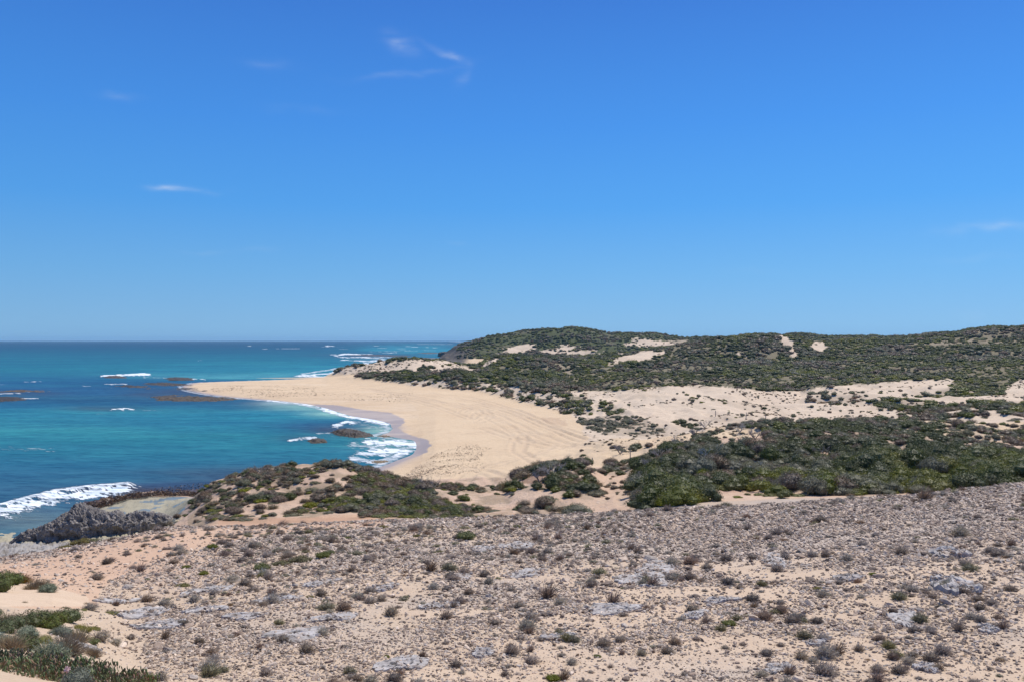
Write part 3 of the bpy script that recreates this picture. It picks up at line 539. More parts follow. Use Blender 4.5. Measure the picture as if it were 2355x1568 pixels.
FO = [  # polyline, half width, strength, lift (m)
 ([(0, 1188), (60, 1168), (130, 1150), (200, 1140), (285, 1132)], 15, 1.05, .35), ([(0, 1172), (120, 1140), (210, 1128), (292, 1122)], 9, 1.0, .6), ([(0, 1150), (60, 1145), (140, 1130)], 6, .35, 0),
 ([(240, 867), (280, 866), (334, 863)], 2.8, 1.15, 1.0), ([(270, 865), (300, 864), (330, 862)], 2.0, 1.2, 1.2), ([(60, 879), (92, 878)], 1.2, .9, .2), ([(240, 884), (290, 884)], 1.3, .95, .2), ([(330, 869), (440, 873)], 1.0, .75, .1), ([(390, 871), (470, 874)], 1.2, .9, .1), ([(0, 907), (45, 906)], 1.5, .95, .2), ([(40, 919), (88, 918)], 1.6, .95, .3), ([(62, 902), (78, 901)], 1.5, .6, .2), ([(0, 885), (28, 885)], 1, .6, 0), ([(190, 888), (205, 888)], 1.2, .7, 0),
 ([(262, 943), (282, 941), (298, 943)], 3.0, 1.05, .4), ([(225, 952), (250, 953)], 1.5, .5, 0), ([(300, 944), (370, 945)], 1.2, .45, 0), ([(360, 932), (375, 932)], 1.0, .6, 0),
 ([(0, 1032), (60, 1034), (120, 1038)], 6, .55, 0), ([(120, 1028), (240, 1022)], 2, .3, 0), ([(20, 1050), (140, 1045)], 4, .25, 0), ([(0, 995), (80, 985), (160, 990)], 3, .25, 0),
 ([(620, 921), (690, 928), (740, 937), (770, 948), (800, 957), (850, 965), (893, 972)], 4.5, .95, .05), ([(830, 975), (870, 985), (895, 998)], 7, .62, 0), ([(850, 1018), (900, 1020), (955, 1026)], 11, 1.1, .05), ([(860, 1040), (925, 1040)], 12, 1.1, .05), ([(740, 940), (800, 959), (850, 967), (890, 976)], 5, 1.1, .05), ([(810, 1055), (870, 1062), (900, 1052)], 8, .85, 0), ([(820, 1025), (900, 1035), (940, 1032)], 13, .72, .05), ([(850, 985), (800, 985)], 5, .5, 0), ([(570, 918), (640, 924), (700, 930), (742, 939)], 3.0, .55, 0), ([(700, 931), (730, 934), (752, 937)], 3.5, 1.0, .05), ([(760, 948), (800, 961), (840, 966)], 4.5, .75, .05), ([(800, 965), (860, 975), (900, 986)], 4.0, .55, 0),
 ([(770, 980), (800, 972), (812, 975)], 5, 1.0, .2), ([(735, 998), (770, 994), (800, 988)], 2.5, .7, 0), ([(668, 1016), (700, 1011), (724, 1010)], 4, .95, .2), ([(850, 1003), (905, 1010), (950, 1017), (965, 1024), (955, 1035)], 4, .75, .05), ([(850, 1015), (900, 1022), (945, 1028)], 8, .85, .05), ([(830, 1045), (880, 1045), (935, 1040)], 9, .85, .05), ([(805, 1052), (850, 1062), (890, 1060)], 6, .65, 0), ([(740, 1005), (850, 1012)], 3, .4, 0),
 ([(680, 867), (720, 864), (760, 860), (790, 852)], 2.4, 1.0, .5), ([(700, 868), (745, 868), (770, 861)], 2, .9, .3), ([(790, 830), (850, 833), (880, 829)], 2.2, .9, .6), ([(765, 817), (800, 815), (830, 818)], 1.7, .95, .6), ([(775, 823), (850, 824), (880, 827)], 1.6, .9, .5), ([(820, 845), (845, 838), (870, 843)], 3.0, 1.0, .8), ([(785, 848), (830, 847)], 1.5, .6, 0),
 ([(750, 797), (768, 798)], 1.2, 1.1, 1.5), ([(740, 799), (790, 800)], .6, .7, 0), ([(570, 797), (577, 797)], .8, 1.1, .5), ([(605, 804), (640, 803)], .7, .9, .5), ([(645, 803), (690, 803)], .6, .9, .5), ([(780, 804), (800, 804)], .6, .7, 0), ([(860, 797), (870, 797)], .8, .9, .8), ([(880, 813), (910, 812)], .8, .8, 0), ([(935, 798), (960, 799)], .8, .9, .5), ([(960, 793), (1040, 793)], .6, .8, .3), ([(920, 806), (1000, 807)], .6, .7, 0), ([(980, 815), (1050, 816)], .7, .6, 0), ([(455, 831), (463, 830)], .8, .9, .3), ([(900, 820), (1000, 822)], .8, .5, 0), ([(770, 819), (800, 816), (850, 816)], 1.6, 1.0, .6), ([(790, 823), (860, 822), (940, 824)], 1.2, .9, .3), ([(700, 861), (790, 846)], 2.2, .8, .2), ([(850, 810), (960, 808)], .9, .7, .2), ([(980, 800), (1010, 801)], .7, .9, .3), ([(870, 802), (930, 803)], .6, .8, .2), ([(1030, 787), (1080, 788)], .7, .8, 0),
]
for P, hw, s, lf in FO:
    x0, x1 = min(p[0] for p in P) - hw * 3 - 12, max(p[0] for p in P) + hw * 3 + 12; y0, y1 = min(p[1] for p in P) - hw * 3, max(p[1] for p in P) + hw * 3
    m = (QX > x0) & (QX < x1) & (QY > y0) & (QY < y1)
    ax = 5.0 if hw < 3.5 else 2.5
    d = dpoly(QX[m] / ax, QY[m], [(p[0] / ax, p[1]) for p in P]); dd = d + hw * 1.1 * fbm(QX[m] * .09, QY[m] * .6, 4, 81, .65) + hw * .15
    foam[m] = np.maximum(foam[m], s * (1 - sstep(.45 * hw, 1.25 * hw, dd))); lift[m] = np.maximum(lift[m], lf * np.exp(-(d / hw) ** 2))
sdi = np.where(inpoly(WX, WY, shore), 1.0, -1.0) * dpoly(WX, WY, shore, True)
swash = np.exp(-((sdi + 1.0) / 1.6) ** 2) * .8 * (WY > 100) * (WY < 460)
foam = np.maximum(foam, swash)
WZ = WZ * sstep(0, 12, -sdi) + lift * np.where(WY > 180, .65, 1.1)
v = np.stack([WX, WY, WZ], -1).reshape(-1, 3)
a = np.arange((len(SY) - 1) * NSX).reshape(-1, NSX)[:, :-1].ravel(); f = np.stack([a, a + NSX, a + NSX + 1, a + 1], 1)
m, t, o = base_mat('sea_water')
at = N(t, 'ShaderNodeAttribute', attribute_name='col'); fo = N(t, 'ShaderNodeAttribute', attribute_name='foam').outputs['Fac']; pos = N(t, 'ShaderNodeNewGeometry').outputs['Position']
mp = N(t, 'ShaderNodeMapping'); mp.inputs['Scale'].default_value = (.35, 1.0, 1.0); mp.inputs['Rotation'].default_value = (0, 0, R(12)); L(t, pos, mp.inputs[0])
mv = mp.outputs[0]
n1 = noise_node(t, .9, 5, mv, .6); n2 = noise_node(t, .16, 4, mv, .55, .5); n3 = noise_node(t, .02, 4, mv)
c = mixc(t, mth(t, 'MULTIPLY', ramp(t, n2, .42, .66), .55), at.outputs['Color'], mixc(t, 1.0, at.outputs['Color'], (1.9, 1.6, 1.35), 'MULTIPLY'))
c = mixc(t, mth(t, 'MULTIPLY', ramp(t, n1, .38, .54, (1, 1, 1), (0, 0, 0)), .7), c, mixc(t, 1.0, c, (.6, .62, .72), 'MULTIPLY'))
c = mixc(t, mth(t, 'MULTIPLY', ramp(t, n3, .42, .62), .5), c, mixc(t, 1.0, c, (.62, .60, .88), 'MULTIPLY'))
fn = noise_node(t, .9, 7, mv, .7, 1.0); fn2 = noise_node(t, .35, 5, mv, .6, .6)
fsum = mth(t, 'ADD', -.30, mth(t, 'ADD', mth(t, 'MULTIPLY', fn, .95), mth(t, 'MULTIPLY', fn2, .65)))
ff = mth(t, 'MULTIPLY', mth(t, 'SUBTRACT', mth(t, 'ADD', fsum, mth(t, 'MULTIPLY', fo, .70)), .86), 3.0, clamp=True)
mp2 = N(t, 'ShaderNodeMapping'); mp2.inputs['Scale'].default_value = (.05, .12, 1); L(t, pos, mp2.inputs[0])
wc = ramp(t, noise_node(t, 1.0, 6, mp2.outputs[0], .66), .715, .76)
ff = mth(t, 'MAXIMUM', ff, mth(t, 'MULTIPLY', wc, .8))
c = mixc(t, ff, c, mixc(t, ramp(t, fn, .4, .6), (.52, .62, .68), (.86, .86, .85)))
b = N(t, 'ShaderNodeBump'); b.inputs['Strength'].default_value = 1.0; b.inputs['Distance'].default_value = .7
L(t, mth(t, 'ADD', mth(t, 'ADD', mth(t, 'MULTIPLY', n1, .6), mth(t, 'MULTIPLY', n2, 1.5)), mth(t, 'MULTIPLY', ff, .4)), b.inputs['Height'])
df = N(t, 'ShaderNodeBsdfDiffuse'); L(t, c, df.inputs[0]); L(t, b.outputs[0], df.inputs['Normal'])
gl = N(t, 'ShaderNodeBsdfGlossy'); gl.inputs['Roughness'].default_value = .18; L(t, b.outputs[0], gl.inputs['Normal'])
fr = N(t, 'ShaderNodeFresnel'); fr.inputs['IOR'].default_value = 1.33; L(t, b.outputs[0], fr.inputs['Normal'])
fac = mth(t, 'MULTIPLY', mth(t, 'MINIMUM', mth(t, 'MULTIPLY', fr.outputs[0], .5), .16), mth(t, 'SUBTRACT', 1, ff))   # choppy water: facets never all graze
mx = N(t, 'ShaderNodeMixShader'); L(t, fac, mx.inputs[0]); L(t, df.outputs[0], mx.inputs[1]); L(t, gl.outputs[0], mx.inputs[2]); L(t, mx.outputs[0], o.inputs[0]); M_SEA = m
obj('sea', mesh_np('sea', v, f, scol.reshape(-1, 3), M_SEA, True, {'foam': foam.ravel()}), kind='structure')
print('sea', time.time() - T0)

# ------------------------------------------------------------------ plant prototypes
def rot_z(a): c, s = math.cos(a), math.sin(a); return np.array([[c, -s, 0], [s, c, 0], [0, 0, 1]])
def leaves(bag, r, P, Nrm, size, cols, asp=.5):
    n = len(P); a = r.normal(size=(n, 3)); t1 = np.cross(Nrm, a); t1 /= np.linalg.norm(t1, axis=1)[:, None] + 1e-9
    t2 = np.cross(Nrm, t1); s = (size * r.uniform(.6, 1.4, n))[:, None]
    V = np.stack([P - t1 * s, P + t2 * s * asp, P + t1 * s, P - t2 * s * asp], 1).reshape(-1, 3)
    F = np.arange(4 * n).reshape(n, 4); bag.add(V, F, np.repeat(cols, 4, 0))
def bush(seed, color, nleaf=1100, leaf=.055, flat=.72, lobes=8, twiggy=0., accent=None, spread=.62):
    r = np.random.default_rng(seed); bag = Bag(); color = c3(color)
    th = r.uniform(0, 2 * np.pi, lobes); rad = spread * np.sqrt(r.uniform(0, 1, lobes)); rad[0] = 0
    cen = np.stack([rad * np.cos(th), rad * np.sin(th), flat * (.28 + .35 * (1 - rad) * r.uniform(.6, 1.2, lobes))], 1)
    rr = r.uniform(.27, .46, lobes); rr[0] = .5
    per = np.ceil(nleaf * rr ** 2 / (rr ** 2).sum()).astype(int)
    iv, if_ = ico(1)
    for k in range(lobes):
        d = r.normal(size=(per[k] * 2, 3)); d /= np.linalg.norm(d, axis=1)[:, None]; d = d[d[:, 2] > -.35][:per[k]]
        rj = rr[k] * (1 + .10 * r.normal(size=len(d)) + .18 * noise3(d * 2.2 + 5 * k, seed))
        P = cen[k] + d * rj[:, None] * np.array([1, 1, flat + .15])
        ok = P[:, 2] > .01; P, d = P[ok], d[ok]
        nn = d + r.normal(size=d.shape) * .55; nn /= np.linalg.norm(nn, axis=1)[:, None]
        cc = color * (r.uniform(.65, 1.35, len(P)) * (1.08 if k % 2 else .9))[:, None]
        if accent is not None:
            mk = r.uniform(size=len(P)) < .22; cc[mk] = c3(accent) * r.uniform(.7, 1.2, mk.sum())[:, None]
        leaves(bag, r, P, nn, leaf, cc)
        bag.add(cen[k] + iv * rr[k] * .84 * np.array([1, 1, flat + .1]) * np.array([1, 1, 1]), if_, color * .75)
    if twiggy: add_twigs(bag, r, int(nleaf * twiggy), 1.05, (.20, .165, .14), .012, flat)
    return bag
def add_twigs(bag, r, n, length, color, wdt=.014, flat=.8, base=.10, lean=(0, 0), up=.15, bend=.3, tipc=None):
    th = r.uniform(0, 2 * np.pi, n); el = np.arcsin(r.uniform(up, 1, n))
    d = np.stack([np.cos(th) * np.cos(el), np.sin(th) * np.cos(el), np.sin(el) * flat], 1)
    l = (length * r.uniform(.55, 1.0, n))[:, None]; p0 = np.stack([r.normal(size=n) * base, r.normal(size=n) * base, np.zeros(n)], 1)
    ln = np.array([lean[0], lean[1], 0]); k = r.normal(size=(n, 3)) * .18
    p1 = p0 + d * l * .5 + k * l * bend; p2 = p0 + d * l + ln * l + k * l * .2
    s = np.cross(d, r.normal(size=(n, 3))); s /= np.linalg.norm(s, axis=1)[:, None] + 1e-9; s = s * (wdt * r.uniform(.6, 1.5, n))[:, None]
    V = np.stack([p0 - s, p0 + s, p1 + s * .8, p1 - s * .8, p2 + s * .25, p2 - s * .25], 1).reshape(-1, 3)
    b = np.arange(n)[:, None] * 6
    F = np.vstack([b + [0, 1, 2, 3], b + [3, 2, 4, 5]])
    cc = c3(color) * r.uniform(.6, 1.4, n)[:, None]; c6 = np.repeat(cc, 6, 0)
    if tipc is not None: c6 = c6.reshape(n, 6, 3); c6[:, 4:] = c3(tipc) * r.uniform(.7, 1.3, (n, 1))[:, :, None]; c6 = c6.reshape(-1, 3)
    bag.add(V, F, c6); return p2
def dry(seed, color, n=420, length=1.0, wdt=.018, flat=.85, lean=(.15, 0), up=.12, tip=None, tuft=0):
    r = np.random.default_rng(seed); bag = Bag(); p2 = add_twigs(bag, r, n, length, color, wdt, flat, .14, lean, up, .35, tip)
    if tuft:
        sel = r.choice(len(p2), int(len(p2) * tuft)); nn = r.normal(size=(len(sel), 3)); nn /= np.linalg.norm(nn, axis=1)[:, None]
        leaves(bag, r, p2[sel] * r.uniform(.8, 1, (len(sel), 1)), nn, .05, c3(tip if tip is not None else color) * r.uniform(.7, 1.3, (len(sel), 1)), .4)
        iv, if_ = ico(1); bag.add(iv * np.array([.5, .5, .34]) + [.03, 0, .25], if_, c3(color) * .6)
    return bag
def branchy(seed, color=(.30, .27, .24), n=7, w=.03, h=1.0, lean=.2):
    r = np.random.default_rng(seed); bag = Bag()
    def tube(p, q, a, b, col):
        d = q - p; d = d / (np.linalg.norm(d) + 1e-9); s = np.cross(d, [0.3, .5, .81]); s /= np.linalg.norm(s); u = np.cross(d, s)
        V = [p + (math.cos(k) * s + math.sin(k) * u) * a for k in (0, 2.09, 4.19)] + [q + (math.cos(k) * s + math.sin(k) * u) * b for k in (0, 2.09, 4.19)]
        bag.add(np.array(V), np.array([[0, 1, 4, 3], [1, 2, 5, 4], [2, 0, 3, 5]]), c3(col))
    def grow(p, d, l, rad, lev):
        q = p + d * l; tube(p, q, rad, rad * .65, c3(color) * r.uniform(.7, 1.2))
        if lev == 0: return
        for _ in range(3):
            nd = d + r.normal(size=3) * .55 + np.array([lean * .3, 0, .08]); nd /= np.linalg.norm(nd); grow(p + d * l * r.uniform(.5, 1), nd, l * r.uniform(.5, .8), rad * .55, lev - 1)
    for _ in range(n):
        a = r.uniform(0, 6.28); d = np.array([math.cos(a) * .8 + lean, math.sin(a) * .8, r.uniform(.35, 1.1)]); d /= np.linalg.norm(d); grow(np.zeros(3), d, h * r.uniform(.35, .5), w, 3)
    return bag
def stems(seed, n=7, color=(.12, .10, .08), h=.55, w=.03):
    r = np.random.default_rng(seed); bag = Bag()
    for _ in range(n):
        a = r.uniform(0, 6.28); d = np.array([math.cos(a) * .5, math.sin(a) * .5, h * r.uniform(.6, 1)]); s = np.array([-d[1], d[0], 0]) / np.hypot(d[0], d[1]) * w; u = np.array([0, 0, w])
        p = np.array([r.normal() * .06, r.normal() * .06, -.05])
        bag.add(np.array([p - s, p + u, p + s, p + d - s * .4, p + d + u * .4, p + d + s * .4]), np.array([[0, 1, 4, 3], [1, 2, 5, 4], [2, 0, 3, 5]]), c3(color) * r.uniform(.7, 1.2))
    return bag
GR = dict(dark=(.092, .105, .028), mid=(.135, .150, .026), olive=(.235, .225, .03), grey=(.20, .19, .11), brown=(.23, .155, .10), silver=(.35, .34, .25))
SCRUB = []   # (look, foliage mesh, far mesh)
for i, (lk, c, kw) in enumerate([('dark green', GR['dark'], {}), ('dark green', GR['dark'], dict(lobes=11)), ('mid green', GR['mid'], dict(accent=GR['olive'])), ('yellowish olive green', GR['olive'], dict(flat=.55, accent=GR['mid'])), ('grey green', GR['grey'], dict(lobes=10)),
                                ('brown and twiggy', GR['brown'], dict(twiggy=.35, accent=GR['grey'])), ('flat-topped olive green', (.22, .215, .03), dict(flat=.4, lobes=12, spread=.7)), ('pale silvery', GR['silver'], dict(flat=.8, lobes=6)), ('brown wispy', (.27, .18, .11), dict(wisp=1)), ('low grey green matted', (.23, .21, .12), dict(flat=.25, lobes=12, spread=.75, accent=(.24, .19, .13)))]):
    if 'wisp' in kw:
        near_ = dry(100 + i, c, 900, 1.0, .012, .8, (.15, 0), .08, tip=(.28, .22, .12), tuft=.6).mesh('foliage', M_TWIG); far_ = dry(200 + i, c, 160, 1.0, .03, .8, (.15, 0), .08).mesh('foliage', M_TWIG)
    else:
        near_ = bush(100 + i, c, nleaf=2200, leaf=.036, **kw).mesh('foliage', M_LEAF)
        far_ = bush(200 + i, c, nleaf=260, leaf=.085, **{**kw, 'twiggy': 0}).mesh('foliage', M_LEAF)
    SCRUB.append((lk, near_, far_))
STEMS = [stems(5 + i).mesh('stem', M_WOOD) for i in range(3)]
DRYK = []
for i, (lk, b_) in enumerate([('grey rounded dry', dry(300, (.33, .265, .205), 520, tip=(.43, .355, .27), tuft=.9)), ('brownish grey rounded dry', dry(301, (.28, .21, .155), 520, tip=(.36, .275, .20), tuft=.9)),
                              ('pale silvery grey', dry(302, (.37, .31, .235), 460, tip=(.47, .42, .31), tuft=1.0, flat=.95)), ('sparse upright twiggy', dry(303, (.30, .22, .16), 150, 1.0, .026, 1.15, (.2, 0), .35)),
                              ('leaning brown tufted', dry(304, (.33, .225, .14), 300, 1.0, .012, .8, (.5, 0), .3)), ('greenish grey', dry(305, (.25, .21, .12), 420, tip=(.29, .27, .13), tuft=1.0)),
                              ('dark grey rounded dry', dry(306, (.22, .17, .13), 520, tip=(.29, .235, .18), tuft=.9, flat=.8))]):
    DRYK.append((lk, b_.mesh('twigs', M_TWIG)))
CUSH = [('bright green cushion', bush(400, (.17, .18, .03), 1500, .045, .55, 9, accent=(.16, .15, .04)).mesh('foliage', M_LEAF)), ('low olive cushion', bush(401, (.20, .17, .045), 1500, .045, .4, 11, accent=(.17, .12, .07)).mesh('foliage', M_LEAF))]
DEAD = [('bare dead branching', branchy(500 + i, (.27, .235, .21)).mesh('branches', M_WOOD)) for i in range(3)]
PALED = [('bleached dead', branchy(510 + i, (.50, .46, .41), lean=-.4, h=1.1).mesh('branches', M_WOOD)) for i in range(2)]

# ------------------------------------------------------------------ placed things
THINGS = []   # (object, look, x, y, landmark set, noun)
def thing(name, cat, look, loc, rz, s, parts, group, noun, lm, label=None):
    e = bpy.data.objects.new(name, None); C.objects.link(e); e.empty_display_size = .1
    e.location = loc; e.rotation_euler = (0, 0, rz); e.scale = s if isinstance(s, tuple) else (s, s, s)
    for pn, me in parts:
        c = bpy.data.objects.new(pn, me); C.objects.link(c); c.parent = e
    e['category'] = cat
    if group: e['group'] = group
    if label: e['label'] = label
    else: THINGS.append((e, look, loc[0], loc[1], loc[2], lm, noun))
    return e

# --- coastal scrub -------------------------------------------------
def scatter(n, y0, y1, x0=-60, x1=2420):
    y = np.sqrt(rng.uniform(y0 ** 2, y1 ** 2, n)); X = rng.uniform(x0, x1, n); return (X - HX) * y / FD, y
pts = []
for y0, y1, dens, r0, r1 in [(62, 130, 1.15, .4, 2.0), (130, 215, .6, .5, 1.7), (215, 330, .50, .7, 1.9), (330, 640, .30, .9, 2.6), (700, 930, .07, 1.6, 3.4)]:
    area = (2480 / FD) * (y1 ** 2 - y0 ** 2) / 2; n = int(area * dens)
    x, y = scatter(n, y0, y1); z = ground(x, y); cv = cover(x, y, z)
    if y0 >= 700: cv = np.where((project(x, y, z)[0] < 1052), 0, cv)
    clump = .35 + 1.1 * sstep(-.3, .2, fbm(x * .12, y * .12, 3, 91))
    keep = rng.uniform(size=n) < np.clip(cv * np.where(cv > 1.5, np.maximum(clump, .5), np.where(cv < .3, clump ** 2 * sstep(-.25, .35, fbm(x * .3, y * .3, 3, 93)) * 1.6, clump)), 0, 1)
    keep &= visible(x, y) | (rng.uniform(size=n) < .35)
    x, y, z, cv = x[keep], y[keep], z[keep], cv[keep]
    r = (r0 + (r1 - r0) * rng.beta(1.4, 2.6, len(x))) * (1 + .55 * fbm(x * .03, y * .03, 2, 105)) * np.where(cv < .3, .55, 1)
    if y0 == 62:
        X, Y = project(x, y, z)
        r = np.where((X < 1160), r * .62, r); ht = 1; r = np.where((X > 1160) & (X < 1460), r * .7, r)
    k1 = 1.2 * fbm(x * .05, y * .05, 3, 95) + .15 * rng.normal(size=len(x)); u = rng.uniform(size=len(x))
    kind = np.select([k1 < -.28, k1 < -.02, k1 < .18, k1 < .36], [rng.choice([4, 5], len(x), p=[.6, .4]), rng.choice([0, 1], len(x)), rng.choice([0, 1, 2], len(x)), rng.choice([2, 3, 6], len(x))], rng.choice([4, 3, 2], len(x)))
    if y0 == 62:
        kind = np.where((X < 1160) & (rng.uniform(size=len(x)) < .62), rng.choice([5, 8, 9, 8], len(x)), kind); kind = np.where((X > 1160) & (X < 1460) & (rng.uniform(size=len(x)) < .45), rng.choice([5, 8, 9], len(x)), kind)
        kind = np.where((X > 1460) & (y > 82) & (rng.uniform(size=len(x)) < .5), rng.choice([0, 1], len(x)), kind)
        kind = np.where((X > 1500) & (y < 76) & (rng.uniform(size=len(x)) < .6), rng.choice([6, 3, 2], len(x)), kind)
    sp = cv < .6; kind = np.where(sp & (y > 100) & (rng.uniform(size=len(x)) < .7), rng.choice([4, 9, 8, 5], len(x)), kind)
    if y0 == 130:
        X, Y = project(x, y, z); gp = (X > 1310) & (X < 1545) & (Y > 955) & (Y < 1008); kind = np.where(gp, rng.choice([9, 9, 4], len(x)), kind); r = np.where(gp, r * .8, r)
    pts.append(np.stack([x, y, z, r, kind], 1))
# low mats, dry wisps and dune grass between the larger shrubs
def extra(n, y0, y1, x0, x1, keepf, kinds, r0, r1):
    y = np.sqrt(rng.uniform(y0 ** 2, y1 ** 2, n)); X = rng.uniform(x0, x1, n); x = (X - HX) * y / FD; z = ground(x, y); X, Y = project(x, y, z)
    k = (rng.uniform(size=n) < keepf(x, y, z, X, Y)) & visible(x, y); x, y, z = x[k], y[k], z[k]
    pts.append(np.stack([x, y, z, r0 + (r1 - r0) * rng.beta(1.3, 3, len(x)), rng.choice(kinds, len(x))], 1))
mp_ = VEG[0][1]
extra(4200, 62, 98, 400, 1200, lambda x, y, z, X, Y: inpoly(X, Y, mp_) * 1.0 * sstep(-.12, .2, fbm(x * .35, y * .35, 4, 97)), [8, 9, 5, 8, 9, 6, 4], .18, .75)
extra(2600, 62, 98, 700, 1100, lambda x, y, z, X, Y: inpoly(X, Y, [(820, 1085), (900, 1098), (980, 1125), (1050, 1165), (1060, 1192), (760, 1190), (700, 1165), (800, 1140)]) * sstep(-.25, .1, fbm(x * .3, y * .3, 3, 98)), [6, 3, 6, 2, 9], .3, 1.0)
extra(900, 62, 90, 440, 1060, lambda x, y, z, X, Y: inpoly(X, Y, [(480, 1160), (560, 1140), (700, 1120), (720, 1140), (640, 1165), (560, 1190), (490, 1190)]) * sstep(-.1, .2, fbm(x * .3, y * .3, 3, 99)), [6, 3, 9], .4, 1.0)
extra(16000, 62, 262, 1160, 2360, lambda x, y, z, X, Y: (z > 2.6) * (cover(x, y, z) > .04) * .75 * sstep(0, .35, fbm(x * .12, y * .12, 4, 101)), [8, 9, 4, 8, 5], .15, .6)
extra(5000, 262, 440, 760, 1400, lambda x, y, z, X, Y: (z > 2.4) * (cover(x, y, z) > .04) * (cover(x, y, z) < .9) * sstep(-.05, .3, fbm(x * .08, y * .08, 4, 103)), [8, 5, 9], .3, 1.1)
pts = np.vstack(pts)
vis = visible(pts[:, 0], pts[:, 1]); PXs = project(pts[:, 0], pts[:, 1], pts[:, 2])[0]
score = np.where(vis & (PXs > -5) & (PXs < 2360), pts[:, 3] / pts[:, 1], 0)
order = np.argsort(-score); big, rest = pts[order[:285]], pts[order[285:]]
def zone(x, y):
    X = x * FD / y + HX
    if y < 130: return 'mound' if X < 1160 else ('island' if X < 1378 else 'thicket')
    return 'dunes'
for x, y, z, r, k in big:
    k = int(k); lk, me, _ = SCRUB[k]
    thing('coastal_shrub', 'shrub', lk, (x, y, z - .06 * r), rng.uniform(0, 6.28), (r, r * rng.uniform(.85, 1.15), r * rng.uniform(.75, 1.3) * (.7 if r > 1.8 else 1)), [('foliage', me), ('stem', STEMS[k % 3])], 'coastal shrubs growing on the dunes', 'shrub', zone(x, y))
PROTO_F = [bpy.data.objects for _ in ()]
def gn_stuff(name, P, protos, label=None, tilt=0.0):
    """one object: many small plants, each a copy of a plant mesh"""
    n = len(P); me = bpy.data.meshes.new(name); me.vertices.add(n); me.vertices.foreach_set('co', np.ascontiguousarray(P[:, :3], np.float32).ravel()); me.update()
    for nm, ty, arr in (('r', 'FLOAT', P[:, 3]), ('k', 'INT', P[:, 4].astype(np.int32)), ('a', 'FLOAT', rng.uniform(0, 6.28, n)), ('hh', 'FLOAT', P[:, 3] * rng.uniform(.7, 1.1, n))):
        at = me.attributes.new(nm, ty, 'POINT'); at.data.foreach_set('value', np.ascontiguousarray(arr, np.float32 if ty == 'FLOAT' else np.int32))
    o = obj(name, me, kind='stuff')
    if label: o['label'] = label
    g = bpy.data.node_groups.new(name, 'GeometryNodeTree'); g.interface.new_socket('Geometry', in_out='INPUT', socket_type='NodeSocketGeometry'); g.interface.new_socket('Geometry', in_out='OUTPUT', socket_type='NodeSocketGeometry')
    gi, go = g.nodes.new('NodeGroupInput'), g.nodes.new('NodeGroupOutput'); jn = g.nodes.new('GeometryNodeJoinGeometry')
    def na(nm, ty): q = g.nodes.new('GeometryNodeInputNamedAttribute'); q.data_type = ty; q.inputs['Name'].default_value = nm; return q.outputs['Attribute']
    kk, rr_, aa, hh = na('k', 'INT'), na('r', 'FLOAT'), na('a', 'FLOAT'), na('hh', 'FLOAT')
    cr = g.nodes.new('ShaderNodeCombineXYZ'); g.links.new(aa, cr.inputs[2])
    cs_ = g.nodes.new('ShaderNodeCombineXYZ'); g.links.new(rr_, cs_.inputs[0]); g.links.new(rr_, cs_.inputs[1]); g.links.new(hh, cs_.inputs[2])
    for k, po in protos.items():
        oi = g.nodes.new('GeometryNodeObjectInfo'); oi.transform_space = 'ORIGINAL'; oi.inputs['Object'].default_value = po; oi.inputs['As Instance'].default_value = True
        cmp_ = g.nodes.new('FunctionNodeCompare'); cmp_.data_type = 'INT'; cmp_.operation = 'EQUAL'; g.links.new(kk, cmp_.inputs[2]); cmp_.inputs[3].default_value = k
        ip = g.nodes.new('GeometryNodeInstanceOnPoints'); g.links.new(gi.outputs[0], ip.inputs['Points']); g.links.new(cmp_.outputs[0], ip.inputs['Selection'])
        g.links.new(oi.outputs['Geometry'], ip.inputs['Instance']); g.links.new(cr.outputs[0], ip.inputs['Rotation']); g.links.new(cs_.outputs[0], ip.inputs['Scale']); g.links.new(ip.outputs[0], jn.inputs[0])
    g.links.new(jn.outputs[0], go.inputs[0]); md = o.modifiers.new('plants', 'NODES'); md.node_group = g; return o
# one real, placed shrub of every kind lends its foliage to the mass behind it
lend = {}
rs = rest[rest[:, 1] > 120]
for k in range(10):
    cand = rs[(rs[:, 4] == k) & (rs[:, 1] < 300)] if k != 7 else np.empty((0, 5))
    if len(cand) == 0: x, y, z = locate(1671 if k == 7 else 1500, 1068, 60, 130); c_ = np.array([x, y, z, .6, k])
    else: c_ = cand[0]
    e = thing('coastal_shrub', 'shrub', SCRUB[k][0], (c_[0], c_[1], c_[2] - .05), 0, c_[3] * 1.0, [('foliage', SCRUB[k][2])], 'coastal shrubs growing on the dunes', 'shrub', 'dunes' if k != 7 else 'thicket')
    lend[k] = e.children[0]
rest[:, 2] -= .06 * rest[:, 3]
nr_ = rest[:, 1] < 175
restn = rest.copy(); restn[nr_, 4] += 10
for o_ in list(C.objects):
    if o_.name.startswith('foliage') and o_.parent and o_.data in [s[1] for s in SCRUB]:
        kx = [s[1] for s in SCRUB].index(o_.data)
        if kx + 10 not in lend: lend[kx + 10] = o_
restn = restn[np.isin(restn[:, 4].astype(int), list(lend))]
gn_stuff('scrub', restn, lend, 'mass of low dark green and grey scrub covering the dunes and hills')
print('scrub', len(pts), time.time() - T0)

